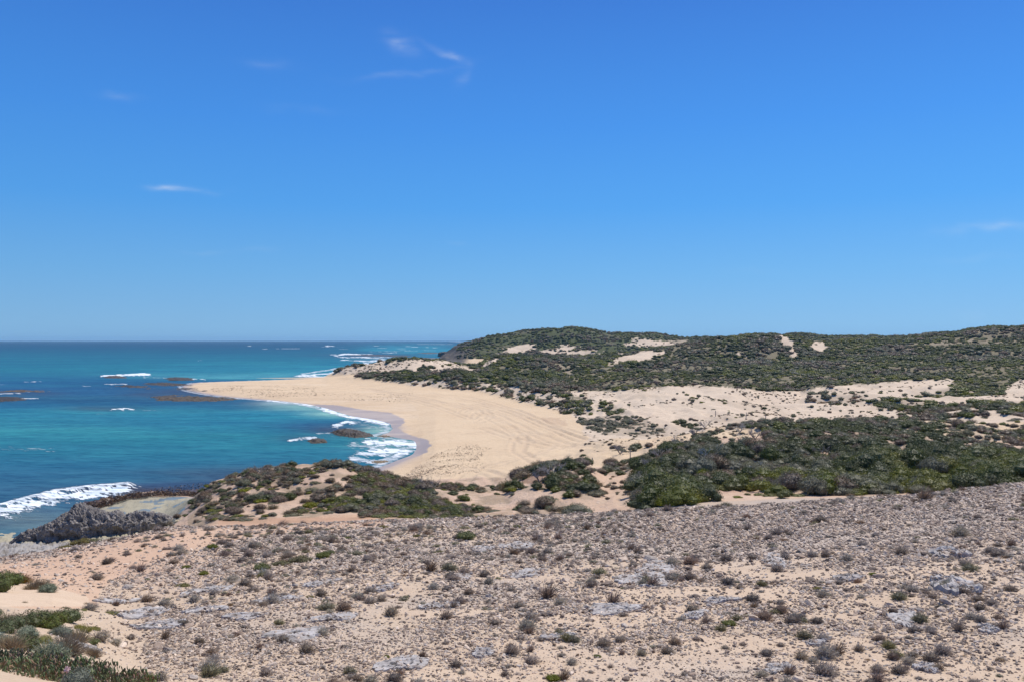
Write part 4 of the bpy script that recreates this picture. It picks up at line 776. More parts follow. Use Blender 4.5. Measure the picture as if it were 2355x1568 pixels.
# --- foreground shrubs ---------------------------------------------
def fg_ok(x, y, z):
    X, Y = project(x, y, z); return X, Y
n = 6200; x, y = scatter(n, 11.5, 56); z = ground(x, y); X, Y = fg_ok(x, y, z)
dens = .60 * np.ones(n) * (1 + .7 * sstep(24, 34, y) * (1 - sstep(1300, 1900, X))) * sstep(120, 520, X + 6 * (y - 20)) * (.22 + 1.4 * sstep(-.3, .3, fbm(x * .35, y * .35, 4, 111)))
dens *= np.where((X > 450) & (X < 1450) & (y > 27), 1.7, 1) * np.where((X > 1500) & (y > 30), .5, 1) * np.where((y > 46) & (X < 1400), .12, 1) * np.where((X < 520 - (y - 30) * 3) & (y > 24), .3, 1)
keep = rng.uniform(size=n) < dens; x, y, z = x[keep], y[keep], z[keep]
# keep them apart
idx = []
for i in range(len(x)):
    if all((x[i] - x[j]) ** 2 + (y[i] - y[j]) ** 2 > (.22 + .006 * y[i]) ** 2 for j in idx[-400:]): idx.append(i)
x, y, z = x[idx], y[idx], z[idx]
r = (.105 + .0034 * y) * (.42 + 1.2 * rng.beta(1.3, 3, len(x)))
kind = rng.choice(7, len(x), p=[.24, .18, .13, .12, .08, .11, .14])
fg = np.stack([x, y, z - .01, r, kind], 1)
ordr = np.argsort(-np.where(visible(x, y), r / y, 0)); fb, fr = fg[ordr[:285]], fg[ordr[285:]]
dl = {}
for x_, y_, z_, r_, k_ in fb:
    lk, me = DRYK[int(k_)]
    e = thing('dry_shrub', 'dry shrub', lk, (x_, y_, z_), rng.uniform(-.8, .8), (r_ * rng.uniform(.9, 1.25), r_, r_ * rng.uniform(1.1, 1.6)), [('twigs', me)], 'small dry shrubs on the stony slope', 'shrub', 'slope')
    dl.setdefault(int(k_), e.children[0])
gn_stuff('dry_undergrowth', fr, dl, 'tiny dry grey tufts dotted between the stones of the slope')
# green cushions, hand surveyed (X, Y, radius px, kind)
CU = [(605, 1312, 30, 0), (645, 1300, 26, 1), (690, 1292, 34, 1), (745, 1284, 26, 0), (760, 1275, 18, 0), (490, 1262, 20, 0), (525, 1270, 12, 0), (430, 1308, 16, 0), (470, 1322, 18, 0), (420, 1350, 20, 1), (1075, 1242, 34, 0), (1010, 1272, 16, 1), (1320, 1245, 12, 1), (190, 1250, 34, 1), (215, 1244, 22, 1), (150, 1252, 18, 1),
      (1680, 1440, 24, 0), (1375, 1512, 14, 0), (1275, 1565, 26, 0), (890, 1515, 12, 0), (2010, 1325, 14, 0), (1740, 1420, 10, 1), (1880, 1355, 14, 1), (710, 1375, 14, 1), (560, 1292, 12, 1), (800, 1240, 12, 0), (960, 1235, 14, 1), (1190, 1215, 14, 0), (880, 1215, 16, 1), (2010, 1540, 10, 0), (1995, 1262, 10, 1), (340, 1335, 10, 0)]
for X_, Y_, rp, k_ in CU:
    x_, y_, z_ = locate(X_, Y_, 10, 60); r_ = rp * y_ / FD; lk, me = CUSH[k_]
    thing('cushion_plant', 'cushion plant', lk, (x_, y_, z_ - .02), rng.uniform(-.3, .3), (r_, r_ * .9, r_ * .85), [('foliage', me), ('stem', STEMS[0])], 'green cushion plants on the stony slope', 'plant', 'slope')
# larger grey shrubs, surveyed
for X_, Y_, rp, k_ in [(740, 1455, 22, 2), (1260, 1365, 34, 3), (1210, 1440, 30, 2), (990, 1305, 26, 3), (1700, 1350, 14, 0), (1410, 1380, 30, 3), (480, 1530, 34, 2), (850, 1565, 24, 2), (1895, 1500, 38, 2), (1760, 1500, 22, 6), (2140, 1510, 30, 6), (2065, 1540, 26, 1), (1820, 1425, 28, 6), (1590, 1400, 22, 0), (2065, 1370, 24, 5), (2205, 1225, 28, 2), (2125, 1140, 30, 3), (1885, 1195, 22, 1), (230, 1465, 28, 2), (265, 1478, 18, 2), (660, 1300, 10, 4), (1485, 1395, 14, 4), (1385, 1480, 24, 1), (1500, 1340, 24, 3), (1160, 1550, 16, 1), (2250, 1395, 20, 6), (2300, 1270, 14, 0), (330, 1560, 30, 6)]:
    x_, y_, z_ = locate(X_, Y_ + rp * .35, 9, 60); r_ = rp * y_ / FD; lk, me = DRYK[k_]
    thing('dry_shrub', 'dry shrub', 'large ' + lk, (x_, y_, z_ - .01), 0, (r_ * .9, r_ * .9, r_ * 1.15), [('twigs', me), ('stem', STEMS[1])], 'small dry shrubs on the stony slope', 'shrub', 'slope')

# --- bottom left thicket -------------------------------------------
SILV = bush(420, (.23, .25, .16), 3200, .030, .85, 7, twiggy=.10).mesh('foliage', M_LEAF)
SILT = dry(421, (.26, .27, .18), 1500, 1.0, .013, .9, (0, 0), .05, tip=(.34, .36, .25), tuft=1.0).mesh('foliage', M_LEAF)
GRNT = bush(422, (.12, .14, .035), 3200, .034, .8, 9, accent=(.14, .10, .05)).mesh('foliage', M_LEAF)
OLVT = bush(423, (.22, .20, .04), 3200, .034, .6, 9, accent=(.2, .16, .06)).mesh('foliage', M_LEAF)
BRNT = dry(424, (.29, .21, .14), 1100, 1.0, .012, .95, (.15, 0), .1, tip=(.30, .25, .15)).mesh('foliage', M_TWIG)
RUST = dry(425, (.23, .18, .06), 1100, 1.0, .012, .95, (.1, 0), .2, tip=(.22, .08, .05)).mesh('foliage', M_TWIG)
PK = dict(s=('round silvery', SILV), t=('silvery feathery', SILT), g=('dense dark green', GRNT), o=('low yellow green', OLVT), b=('brown wispy', BRNT), r=('rusty red and olive', RUST))
for X_, Y_, rp, k_, hs_ in [(60, 1455, 32, 's', .9), (15, 1440, 44, 'g', .9), (20, 1480, 44, 'b', 1), (70, 1515, 34, 'g', .8), (0, 1505, 36, 'o', .7), (140, 1455, 30, 's', .9), (210, 1500, 30, 'b', 1.1), (205, 1470, 26, 'g', .7), (225, 1530, 24, 'r', .9), (75, 1425, 45, 'g', .9), (120, 1432, 40, 'g', 1), (150, 1420, 34, 'g', 1.1), (10, 1430, 40, 'b', 1), (50, 1480, 40, 'g', 1), (110, 1500, 46, 't', 1), (150, 1490, 46, 'b', 1.3), (175, 1465, 34, 'b', 1.1), (95, 1470, 30, 'o', .8),
                            (175, 1570, 44, 's', 1.15), (150, 1545, 40, 'r', 1.0), (110, 1535, 36, 'r', .9), (235, 1590, 38, 't', 1), (300, 1590, 34, 't', 1), (265, 1600, 34, 's', .9), (200, 1545, 24, 'o', .8), (185, 1440, 30, 'o', .6), (210, 1440, 22, 'o', .5),
                            (15, 1335, 40, 'g', 1), (-20, 1350, 50, 'g', 1.1), (50, 1335, 28, 'r', 1), (85, 1345, 34, 'b', .9), (110, 1355, 28, 's', .9), (70, 1350, 24, 'b', .8), (55, 1385, 10, 'b', 1), (150, 1398, 10, 'b', 1.2), (250, 1405, 22, 'o', .5), (175, 1400, 12, 'b', .8), (-10, 1475, 40, 't', 1), (-30, 1410, 40, 'g', .9), (190, 1400, 16, 'o', .6)]:
    rp = rp * (1.12 if X_ < 200 and Y_ > 1410 else 1.0); x_, y_, z_ = locate(X_, Y_ + rp * .25, 8, 40); r_ = rp * y_ / FD; lk, me = PK[k_]
    thing('dune_shrub', 'shrub', lk, (x_, y_, z_ - .05), rng.uniform(0, 6), (r_, r_, r_ * hs_), [('foliage', me), ('stem', STEMS[2])], 'shrubs on the sandy hummocks', 'shrub', 'corner')
def succulent(seed, n=620, wid=1.0):          # thick upright oval leaves in a low mat
    r = np.random.default_rng(seed); bag = Bag(); iv, if_ = ico(1)
    for _ in range(n):
        p = np.array([r.uniform(-wid, wid), r.uniform(-.5, .5), 0]); hh_ = .10 * (1 - .5 * abs(p[0]) / wid) + r.uniform(0, .10); t_ = r.normal(size=2) * .45
        v = iv * np.array([.019, .010, .036]) * r.uniform(.7, 1.3); v = v @ rot_z(r.uniform(0, 3.14)).T; v[:, 0] += v[:, 2] * t_[0]; v[:, 1] += v[:, 2] * t_[1]
        base = c3((.17, .20, .08)) if r.uniform() < .72 else c3((.34, .20, .12))
        cc = base * r.uniform(.7, 1.3); bag.add(v + p + [0, 0, hh_], if_, cc)
        bag.add(np.array([p, p + [.012, 0, 0], p + [.006, 0, hh_]]), np.array([[0, 1, 2]]), (.12, .10, .06))
    return bag.mesh('leaves', M_LEAF)
SU = [succulent(600 + i) for i in range(2)]
for i, (X_, y_, s_) in enumerate([(20, 9.1, .55), (130, 8.9, .55), (240, 8.7, .5), (-90, 9.1, .55), (70, 8.5, .55), (190, 8.4, .55)]):
    x_ = (X_ - HX) * y_ / FD; z_ = float(ground(x_, y_))
    thing('succulent_mat', 'succulent plant', 'fleshy leaved green', (x_, y_, z_ + .0), 0, (s_, s_, s_ * 1.15), [('leaves', SU[i % 2])], 'fleshy plants at the foot of the sand hummock', 'plant', 'corner')
FLW = Bag(); iv, if_ = ico(1)
for a_ in np.linspace(0, 6.28, 9)[:-1]: FLW.add(iv * [.012, .024, .006] @ rot_z(a_).T + [math.cos(a_ + 1.57) * .016, math.sin(a_ + 1.57) * .016, .01 * math.cos(a_ * 3)], if_, (.72, .50, .45))
FLW = FLW.mesh('petals', M_LEAF)
for X_, Y_, lb in [(154, 1540, 'wilted pale pink flower among the fleshy leaves, the upper one'), (193, 1562, 'wilted pale pink flower low among the fleshy leaves at the picture edge')]:
    y_ = 8.3; x_ = (X_ - HX) * y_ / FD; z_ = CAMZ - (Y_ - HY) * y_ / FD
    o_ = obj('flower', FLW, label=lb, category='flower', group='pink flowers on the fleshy plants'); o_.location = (x_, y_, z_); o_.rotation_euler = (1.1, 0, 0)

# --- dead shrubs, posts ---------------------------------------------
for X_, Y_, rp, k_, P_ in [(1735, 1012, 26, 0, DEAD), (1700, 1000, 18, 1, PALED), (1740, 1095, 26, 1, PALED), (1600, 1010, 22, 2, DEAD), (1560, 1030, 26, 0, DEAD), (1520, 1060, 28, 1, DEAD), (1500, 1085, 30, 2, DEAD), (1480, 1115, 30, 0, DEAD), (1270, 1100, 34, 1, DEAD), (1240, 1110, 26, 2, DEAD), (1640, 1060, 30, 0, PALED), (975, 1120, 22, 0, DEAD), (600, 1090, 20, 1, DEAD), (1000, 1120, 18, 2, DEAD), (1780, 1050, 20, 1, DEAD), (1890, 1050, 24, 2, DEAD), (1620, 985, 18, 1, DEAD), (1425, 1045, 22, 2, DEAD), (2110, 1130, 30, 0, DEAD)]:
    x_, y_, z_ = locate(X_, Y_, 44, 150); r_ = 1.5 * rp * y_ / FD; lk, me = P_[k_ % len(P_)]
    thing('dead_shrub', 'dead shrub', lk, (x_, y_, z_), rng.uniform(-.6, .6), (r_, r_, r_), [('branches', me)], 'leafless shrubs in the coastal scrub', 'shrub', zone(x_, y_) if y_ > 60 else 'slope')
def post(h):
    b_ = Bag(); r = np.random.default_rng(3); n_ = 10; V = []
    for zz_, rr_ in ((-.3, .075), (0, .075), (h * .5, .07), (h * .97, .068), (h, .05)):
        for a_ in range(n_): V.append((rr_ * math.cos(a_ * 6.283 / n_) * (1 + .1 * r.normal()), rr_ * math.sin(a_ * 6.283 / n_), zz_))
    V.append((0, 0, h + .01)); V = np.array(V, float); F = []
    for k in range(4):
        for a_ in range(n_): F += [[k * n_ + a_, k * n_ + (a_ + 1) % n_, (k + 1) * n_ + (a_ + 1) % n_], [k * n_ + a_, (k + 1) * n_ + (a_ + 1) % n_, (k + 1) * n_ + a_]]
    for a_ in range(n_): F.append([4 * n_ + a_, 4 * n_ + (a_ + 1) % n_, 5 * n_])
    b_.add(V, np.array(F), (.30, .26, .22)); return b_.mesh('fence_post', M_WOOD)
PO = post(1.15)
for X_, Y_, lb in [(1361, 1072, 'short weathered fence post beside the dark scrub island on the beach track'), (1449, 1054, 'leaning weathered fence post in the sand just left of the dark thicket'), (1645, 958, 'weathered post at the left end of the row along the sand track'), (1715, 963, 'weathered post in the middle of the row along the sand track'), (1761, 970, 'weathered post nearest the thicket in the row along the sand track')]:
    x_, y_, z_ = locate(X_, Y_, 80, 200); o_ = obj('fence_post', PO, label=lb, category='fence post', group='wooden posts marking the sand track'); o_.location = (x_, y_, z_); o_.rotation_euler = (0, .08 * rng.normal(), rng.uniform(0, 3))

# grey limestone slabs flush with the slope
M_SLAB = rock_mat('grey_slab', 3.5, .7, .8, .25, .03, 0)
def slab(seed, x0, y0, L_, D_, hgt, shear):
    nr, na_ = 16, 72; V = [(0, 0)]
    for i in range(1, nr + 1):
        for a_ in range(na_):
            t_ = a_ / na_ * 6.2832; q = i / nr; rad = q * (1 + .22 * math.sin(2 * t_ + seed) + .12 * math.sin(3 * t_ + seed * 2) + .06 * math.sin(7 * t_ + seed * 3) + .05 * math.sin(17 * t_ + seed) + .04 * math.sin(29 * t_))
            V.append((L_ * rad * math.cos(t_), D_ * rad * math.sin(t_)))
    V = np.array(V); q = np.concatenate([[0], np.repeat(np.arange(1, nr + 1) / nr, na_)]); V[:, 0] += V[:, 1] * shear
    un, vn = V[:, 0] / L_, V[:, 1] / D_
    n_ = fbm(un * 2 + seed, vn * 4.5, 5, seed, .6); crack = np.abs(fbm(un * 1.6 + seed, vn * 3 + 4, 3, seed + 9))
    step = .4 * (fbm(un * 1.2, vn * 6 + seed, 2, seed + 4) > .05)
    gz = ground(V[:, 0] + x0, V[:, 1] + y0)
    z = gz + hgt * (.35 + .8 * n_ + step + .5 * (1 - q)) - .03 * (crack < .05) - (q > .97) * (hgt + .08)
    F = [[0, 1 + a_, 1 + (a_ + 1) % na_] for a_ in range(na_)]
    for i in range(nr - 1):
        for a_ in range(na_):
            p0, p1 = 1 + i * na_ + a_, 1 + i * na_ + (a_ + 1) % na_; F += [[p0, p0 + na_, p1 + na_], [p0, p1 + na_, p1]]
    c_ = c3((.44, .405, .375)) * (1 + .35 * n_)[:, None]; c_ = np.where((crack < .07)[:, None], c_ * .35, c_)
    k = sstep(.15, .5, fbm(un * 3 + 7, vn * 3, 4, seed + 2))[:, None]; c_ = c_ * (1 - .6 * k) + c3((.47, .38, .31)) * .6 * k
    z0 = float(ground(x0, y0)); return mesh_np('limestone_slab', np.stack([V[:, 0], V[:, 1], z - z0], 1), np.array(F), np.clip(c_, .02, .8), M_SLAB, False), z0
SLAB = [(2190, 1352, 50, 26, 'large pale grey slab standing proud of the slope near the right edge'), (1485, 1335, 80, 18, 'broad cracked grey slab left of the middle of the right slope'), (1410, 1402, 85, 12, 'long low grey slab below a leaning dark shrub'), (1510, 1305, 60, 14, 'stepped grey slab with a pale boulder at its upper end'), (1780, 1290, 36, 14, 'cracked pinkish grey slab with shrubs along its upper edge'), (2075, 1425, 40, 22, 'rounded pale grey slab in the sand right of centre bottom'),
        (925, 1530, 60, 20, 'flat grey slab at the bottom of the picture beside a spiky shrub'), (680, 1460, 75, 18, 'wide flat grey slab on the left slope among dry shrubs'), (330, 1414, 55, 14, 'pale tilted grey slab at the left edge of the stones'), (370, 1440, 65, 11, 'long streaked grey slab below the tilted one'), (270, 1385, 36, 8, 'thin grey slab streak beside the sandy hollow'), (470, 1405, 45, 9, 'narrow grey slab under small shrubs on the left slope'), (480, 1360, 42, 10, 'low grey slab on the upper left slope'), (1190, 1255, 44, 9, 'distant pale slab near the top of the slope'), (1110, 1262, 34, 7, 'small flat slab left of the distant pale slab'), (1060, 1330, 36, 8, 'low slab among grey shrubs in mid slope'), (880, 1355, 40, 9, 'thin grey slab in the middle of the left slope'),
        (1880, 1480, 36, 9, 'half buried grey slab strip in the lower right sand'), (1790, 1540, 38, 12, 'grey slab at the bottom edge right of centre'), (2180, 1275, 46, 14, 'broken heap of grey slab pieces near the right edge'), (2130, 1540, 34, 12, 'buried grey slab near the lower right corner'), (1110, 1505, 34, 10, 'small grey slab in the sand near the bottom centre'), (1210, 1320, 50, 9, 'flat slab just above a dark leaning shrub'), (1600, 1415, 34, 9, 'small cracked grey slab beside a grey shrub pair'), (1660, 1382, 46, 8, 'flat grey slab above a pair of round shrubs'), (770, 1420, 50, 10, 'narrow pale slab on the lower left slope'), (560, 1420, 50, 8, 'streaked grey slab left of the wide flat one'), (200, 1492, 26, 7, 'small grey slab beside the silvery shrub on sand'), (1985, 1262, 24, 6, 'small white slab near a green cushion on the right'),
        (740, 1340, 40, 8, 'thin pale slab below the long row of green cushions'), (640, 1380, 50, 9, 'faint streaked slab in the middle of the left slope'), (1010, 1395, 46, 9, 'pale slab left of the long low one'), (1290, 1470, 50, 9, 'low slab in the stones of the lower middle'), (1950, 1330, 40, 8, 'low slab below the small white one'), (2270, 1450, 34, 10, 'pale slab close to the right picture edge')]
SPOT = []
for i, (X_, Y_, a_, b_, lb) in enumerate(SLAB):
    x_, y_, z_ = locate(X_, Y_, 9, 55); ya = locate(X_, Y_ + b_, 9, 55)[1]; yb = locate(X_, Y_ - b_, 9, 55)[1]
    L_ = a_ * y_ / FD; D_ = float(np.clip((yb - ya) / 2, .15, 4)); big_ = 'proud' in lb or 'heap' in lb
    SPOT.append((x_, y_, L_ * .8, D_, .35 * L_ / D_, .16 if big_ else .045))
    me, z0 = slab(900 + i, x_, y_, L_ * .8, D_, .16 if big_ else .045, .35 * L_ / D_)
    o_ = obj('limestone_slab', me, label=lb, category='rock slab', group='grey limestone slabs in the slope'); o_.location = (x_, y_, z0 + (.0 if big_ else .02))

# ------------------------------------------------------------------ stones
def stone(seed, sub=1, flat=.5, color=(.36, .32, .29), rough=.28):
    r = np.random.default_rng(seed); v, f = ico(sub); v = v.copy()
    for _ in range(7):
        d = r.normal(size=3); d /= np.linalg.norm(d); c_ = r.uniform(.45, .8); s = v @ d; m = s > c_; v[m] -= (s[m] - c_)[:, None] * d
    v *= (1 + rough * .6 * noise3(v * 1.7 + seed, seed))[:, None]; v *= np.array([1, r.uniform(.6, .95), flat])
    return v, f
SC = [(.52, .405, .305), (.34, .25, .185), (.68, .54, .41), (.46, .39, .325), (.20, .145, .108), (.56, .42, .30)]
prot = [stone(700 + i, 1, rng.uniform(.35, .65)) for i in range(14)]
def pebbles(n, y0, y1, s0, s1, dfun):
    y = y0 * (y1 / y0) ** rng.uniform(0, 1, n); X = rng.uniform(-20, 2380, n); x = (X - HX) * y / FD; z = ground(x, y)
    k = rng.uniform(size=n) < dfun(x, y, z); x, y, z = x[k], y[k], z[k]
    s = (s0 + (s1 - s0) * rng.beta(1.1, 3.8, len(x))) * y; return x, y, z, s
PATH = [(-60, 1310), (0, 1300), (150, 1278), (330, 1232), (520, 1212), (900, 1200), (900, 1212), (640, 1228), (520, 1250), (400, 1272), (300, 1310), (240, 1350), (215, 1400), (-60, 1400)]
def stone_d(x, y, z):
    X, Y = project(x, y, z); sand = .75 * sstep(-.05, .35, fbm(x * .5 + y * .2, y * .9, 4, 55)) * (y < 30) * sstep(500, 1200, X)
    d = np.clip(.62 + .8 * fbm(x * .35, y * .35, 3, 121) + .6 * sstep(26, 36, y) * sstep(1200, 1700, X), .12, 1) * (1 - sand)
    for P, a, b in dunes[:2]: d = np.where(inpoly(X, Y, P) & (y > a) & (y < b), .0, d)
    d = np.where((X < 330) & (Y > 1385), d * .25, d)
    d = np.where((X < 480) & (Y < 1400), d * .6, d); d = np.where(inpoly(X + 14 * fbm(x * .5, y * .5, 3, 123), Y, PATH), d * .18, d); d = np.where((X < 340) & (Y > 1400), d * .5, d); return d
x, y, z, s = pebbles(250000, 11, 56, .0008, .0062, stone_d)
for sx_, sy_, sl_, sd2, shr, hg_ in SPOT:     # broken chips along the edges and on top of every slab
    m_ = int(60 + 240 * sl_ * sd2); t_ = rng.uniform(0, 6.283, m_); q_ = np.where(rng.uniform(size=m_) < .75, rng.uniform(.78, 1.25, m_), rng.uniform(.1, .8, m_))
    vy = sd2 * q_ * np.sin(t_); xx = sx_ + sl_ * q_ * np.cos(t_) + vy * shr; yy = np.clip(sy_ + vy, 9, 60); zz2 = ground(xx, yy) + np.where(q_ < .85, hg_ * .9, 0)
    x = np.concatenate([x, xx]); y = np.concatenate([y, yy]); z = np.concatenate([z, zz2]); s = np.concatenate([s, yy * (.0009 + .0045 * rng.beta(1.1, 3, m_))])
ci = rng.choice(6, len(x), p=[.20, .22, .14, .18, .18, .08]); bagS = Bag(); s = s * np.where(y > 30, .85, 1)
ob = np.argsort(-s * (visible(x, y)) / y)[:260]; isbig = np.zeros(len(x), bool); isbig[ob] = True
for p_ in range(14):
    m_ = (np.arange(len(x)) % 14 == p_) & ~isbig; nn = m_.sum(); v, f = prot[p_]
    a_ = rng.uniform(0, 6.28, nn); ca, sa = np.cos(a_), np.sin(a_)
    V = v[None] * s[m_][:, None, None]; tl = rng.normal(size=nn) * .35
    Vx = V[..., 0] * ca[:, None] - V[..., 1] * sa[:, None]; Vy = V[..., 0] * sa[:, None] + V[..., 1] * ca[:, None]; Vz = V[..., 2] + V[..., 0] * tl[:, None]
    W = np.stack([Vx + x[m_][:, None], Vy + y[m_][:, None], Vz + (z[m_] + s[m_] * .12)[:, None]], -1).reshape(-1, 3)
    F = (f[None] + (np.arange(nn) * len(v))[:, None, None]).reshape(-1, 3); cc = np.array(SC)[ci[m_]] * rng.uniform(.6, 1.35, (nn, 1))
    bagS.add(W, F, np.repeat(cc, len(v), 0))
obj('gravel', bagS.mesh('gravel', M_ROCK), kind='stuff', label='loose pale and brown stones scattered over the sandy slope')
RM = []
for i in range(12):
    v, f = stone(800 + i, 2, rng.uniform(.35, .6), rough=.4); RM.append([mesh_np('rock', v, f, np.broadcast_to(c3(SC[j]) * (.85 + .3 * rng.uniform()), v.shape), M_ROCK) for j in (0, 1, 2, 3, 4)])
CN = ['pale grey brown', 'brown', 'pale cream', 'bluish grey', 'dark brown']
for i in ob:
    j = int(ci[i]) % 5; k = rng.integers(12); o_ = bpy.data.objects.new('rock', RM[k][j]); C.objects.link(o_); q = s[i] * (1.1 + .9 * rng.uniform() ** 3)
    o_.location = (x[i], y[i], z[i] + q * .1); o_.scale = (q, q, q); o_.rotation_euler = (rng.normal() * .2, rng.normal() * .2, rng.uniform(0, 6.28))
    o_['category'] = 'rock'; o_['group'] = 'loose rocks on the stony slope'; THINGS.append((o_, CN[j], x[i], y[i], z[i], 'slope', 'rock'))
print('stones', len(x), time.time() - T0)

# ------------------------------------------------------------------ rocks in and by the sea
def jagged():
    nu, nv = 420, 130; U, Vv = np.meshgrid(np.linspace(0, 1, nu), np.linspace(0, 1, nv), indexing='ij')
    # ridge profile from the photograph: bearing -> base line and crest height
    bx = np.array([22, 60, 110, 160, 182, 200, 225, 262, 285, 310, 340, 370, 395, 410]); top = np.array([.25, 1.25, 1.75, 2.35, 3.2, 2.7, 2.0, 2.5, 2.0, 2.15, 2.0, 1.75, 1.2, .2])
    X = 20 + 392 * U; yc = 78.5 + 6.5 * U; h = np.interp(X, bx, top) * 1.02
    th = Vv * np.pi; wd = 2.0 * np.sin(np.pi * np.clip(U, .02, .98)) ** .4 + .15
    px = (X - HX) * yc / FD; py = yc - np.cos(th) * wd * (1 + .12 * np.sin(th)); pz = .55 + np.sin(th) ** .55 * h
    P = np.stack([px, py, pz], -1).reshape(-1, 3)
    nrm = np.stack([np.zeros_like(px), -np.cos(th), np.sin(th)], -1).reshape(-1, 3); env = (np.sin(np.pi * U) ** .3).reshape(-1)
    n_ = fbm3(P * .75, 3, 131) * .7 + (.4 - 2 * np.abs(fbm3(P * 1.5, 4, 135, .6))) * .45 + (.3 - 1.8 * np.abs(fbm3(P * np.array([4, 4, 1.8]), 3, 139, .6))) * .28 - .55 * sstep(.15, .4, fbm3(P * np.array([1.1, 1.1, .8]) + 3, 3, 143))
    under = np.exp(-((P[:, 2] - .95) / .4) ** 2) * (nrm[:, 1] < -.3) * .7 * sstep(-.1, .3, fbm(P[:, 0] * .7, P[:, 1] * 0, 2, 141))
    P = P + nrm * (n_ * env)[:, None] * .85; P[:, 1] += under
    P[:, 2] = np.maximum(P[:, 2], .3)
    c_ = c3((.29, .26, .235)) * (1 + .5 * fbm3(P * 1.3, 4, 145))[:, None]; warm = sstep(.1, .5, fbm3(P * .9 + 7, 3, 147))[:, None]; c_ = c_ * (1 - .4 * warm) + c3((.25, .19, .15)) * .4 * warm; hi = sstep(.1, .5, fbm3(P * 3.5, 3, 149))[:, None]; c_ = c_ * (1 - .5 * hi) + c3((.50, .46, .42)) * .5 * hi
    a = (np.arange(nu - 1)[:, None] * nv + np.arange(nv - 1)[None, :]).ravel(); return mesh_np('rock_outcrop', P, np.stack([a, a + nv, a + nv + 1, a + 1], 1), c_, M_JAG, False)
obj('rock_outcrop', jagged(), label='jagged dark grey limestone outcrop standing on the shore shelf below the slope', category='rock outcrop')
def reef(name, cat, lb, poly, z0, hgt, color, accent=None, grp=None, mat=None, base='sea', sub=.0):
    P = np.array([sea_pt(a_, b_) if base == 'sea' else (a_, b_) for a_, b_ in poly]); c_ = P.mean(0); x0, y0 = P.min(0); x1, y1 = P.max(0)
    n1 = int(np.clip((x1 - x0) / max((x1 - x0) / 90, .12), 20, 90)); n2 = int(np.clip((y1 - y0) / .3, 24, 70))
    gx_, gy_ = np.meshgrid(np.linspace(x0 - .5, x1 + .5, n1), np.linspace(y0 - .5, y1 + .5, n2), indexing='ij')
    sc_ = max((x1 - x0), 1); sy_ = max(y1 - y0, 1)
    jx = gx_ + .07 * sc_ * fbm(gx_ / sc_ * 9, gy_ / sy_ * 6, 4, 151); jy = gy_ + .12 * sy_ * fbm(gx_ / sc_ * 9 + 5, gy_ / sy_ * 6, 4, 152)
    sd = np.where(inpoly(jx, jy, P), 1, -1) * dpoly(jx, jy, P, True); q = sd / (.16 * min(sc_, sy_) + .05)
    n_ = fbm(gx_ * 9 / sc_ * 2, gy_ * 9 / sy_ * 1.5, 5, 153, .65)
    zz_ = z0 + hgt * np.clip(q, -2, 1) * .8 + hgt * ((.45 if hgt > .48 else 1.25) * n_ - (0 if hgt > .48 else .62) + .3 * np.abs(fbm(gx_ * 1.1, gy_ * 1.1, 3, 155))) * (q > -.5) if False else z0 + hgt * np.clip(q, -2, 1) * .8 + hgt * ((.45 if hgt > .48 else 1.4) * n_ - (0 if hgt > .48 else .55) + .3 * np.abs(fbm(gx_ * 1.1, gy_ * 1.1, 3, 155))) * (q > -.5)
    cc = c3(color) * (1 + .35 * n_)[..., None]
    if accent is not None: k = sstep(-.05, .3, fbm(gx_ / sc_ * 14, gy_ / sy_ * 9, 3, 157))[..., None]; cc = cc * (1 - k) + c3(accent) * k
    V = np.stack([gx_, gy_, zz_], -1).reshape(-1, 3); a = (np.arange(n1 - 1)[:, None] * n2 + np.arange(n2 - 1)[None, :]).ravel(); Fq = np.stack([a, a + n2, a + n2 + 1, a + 1], 1)
    keep = (V[Fq][:, :, 2].max(1) > z0 - hgt * 1.0); o_ = obj(name, mesh_np(name, V, Fq[keep], np.clip(cc, .01, .9).reshape(-1, 3), mat or M_REEF, True), label=lb, category=cat)
    if grp: o_['group'] = grp
    return o_
G = 'low reef rocks awash in the sea'; DB_, OR_ = (.035, .028, .024), (.075, .052, .026)
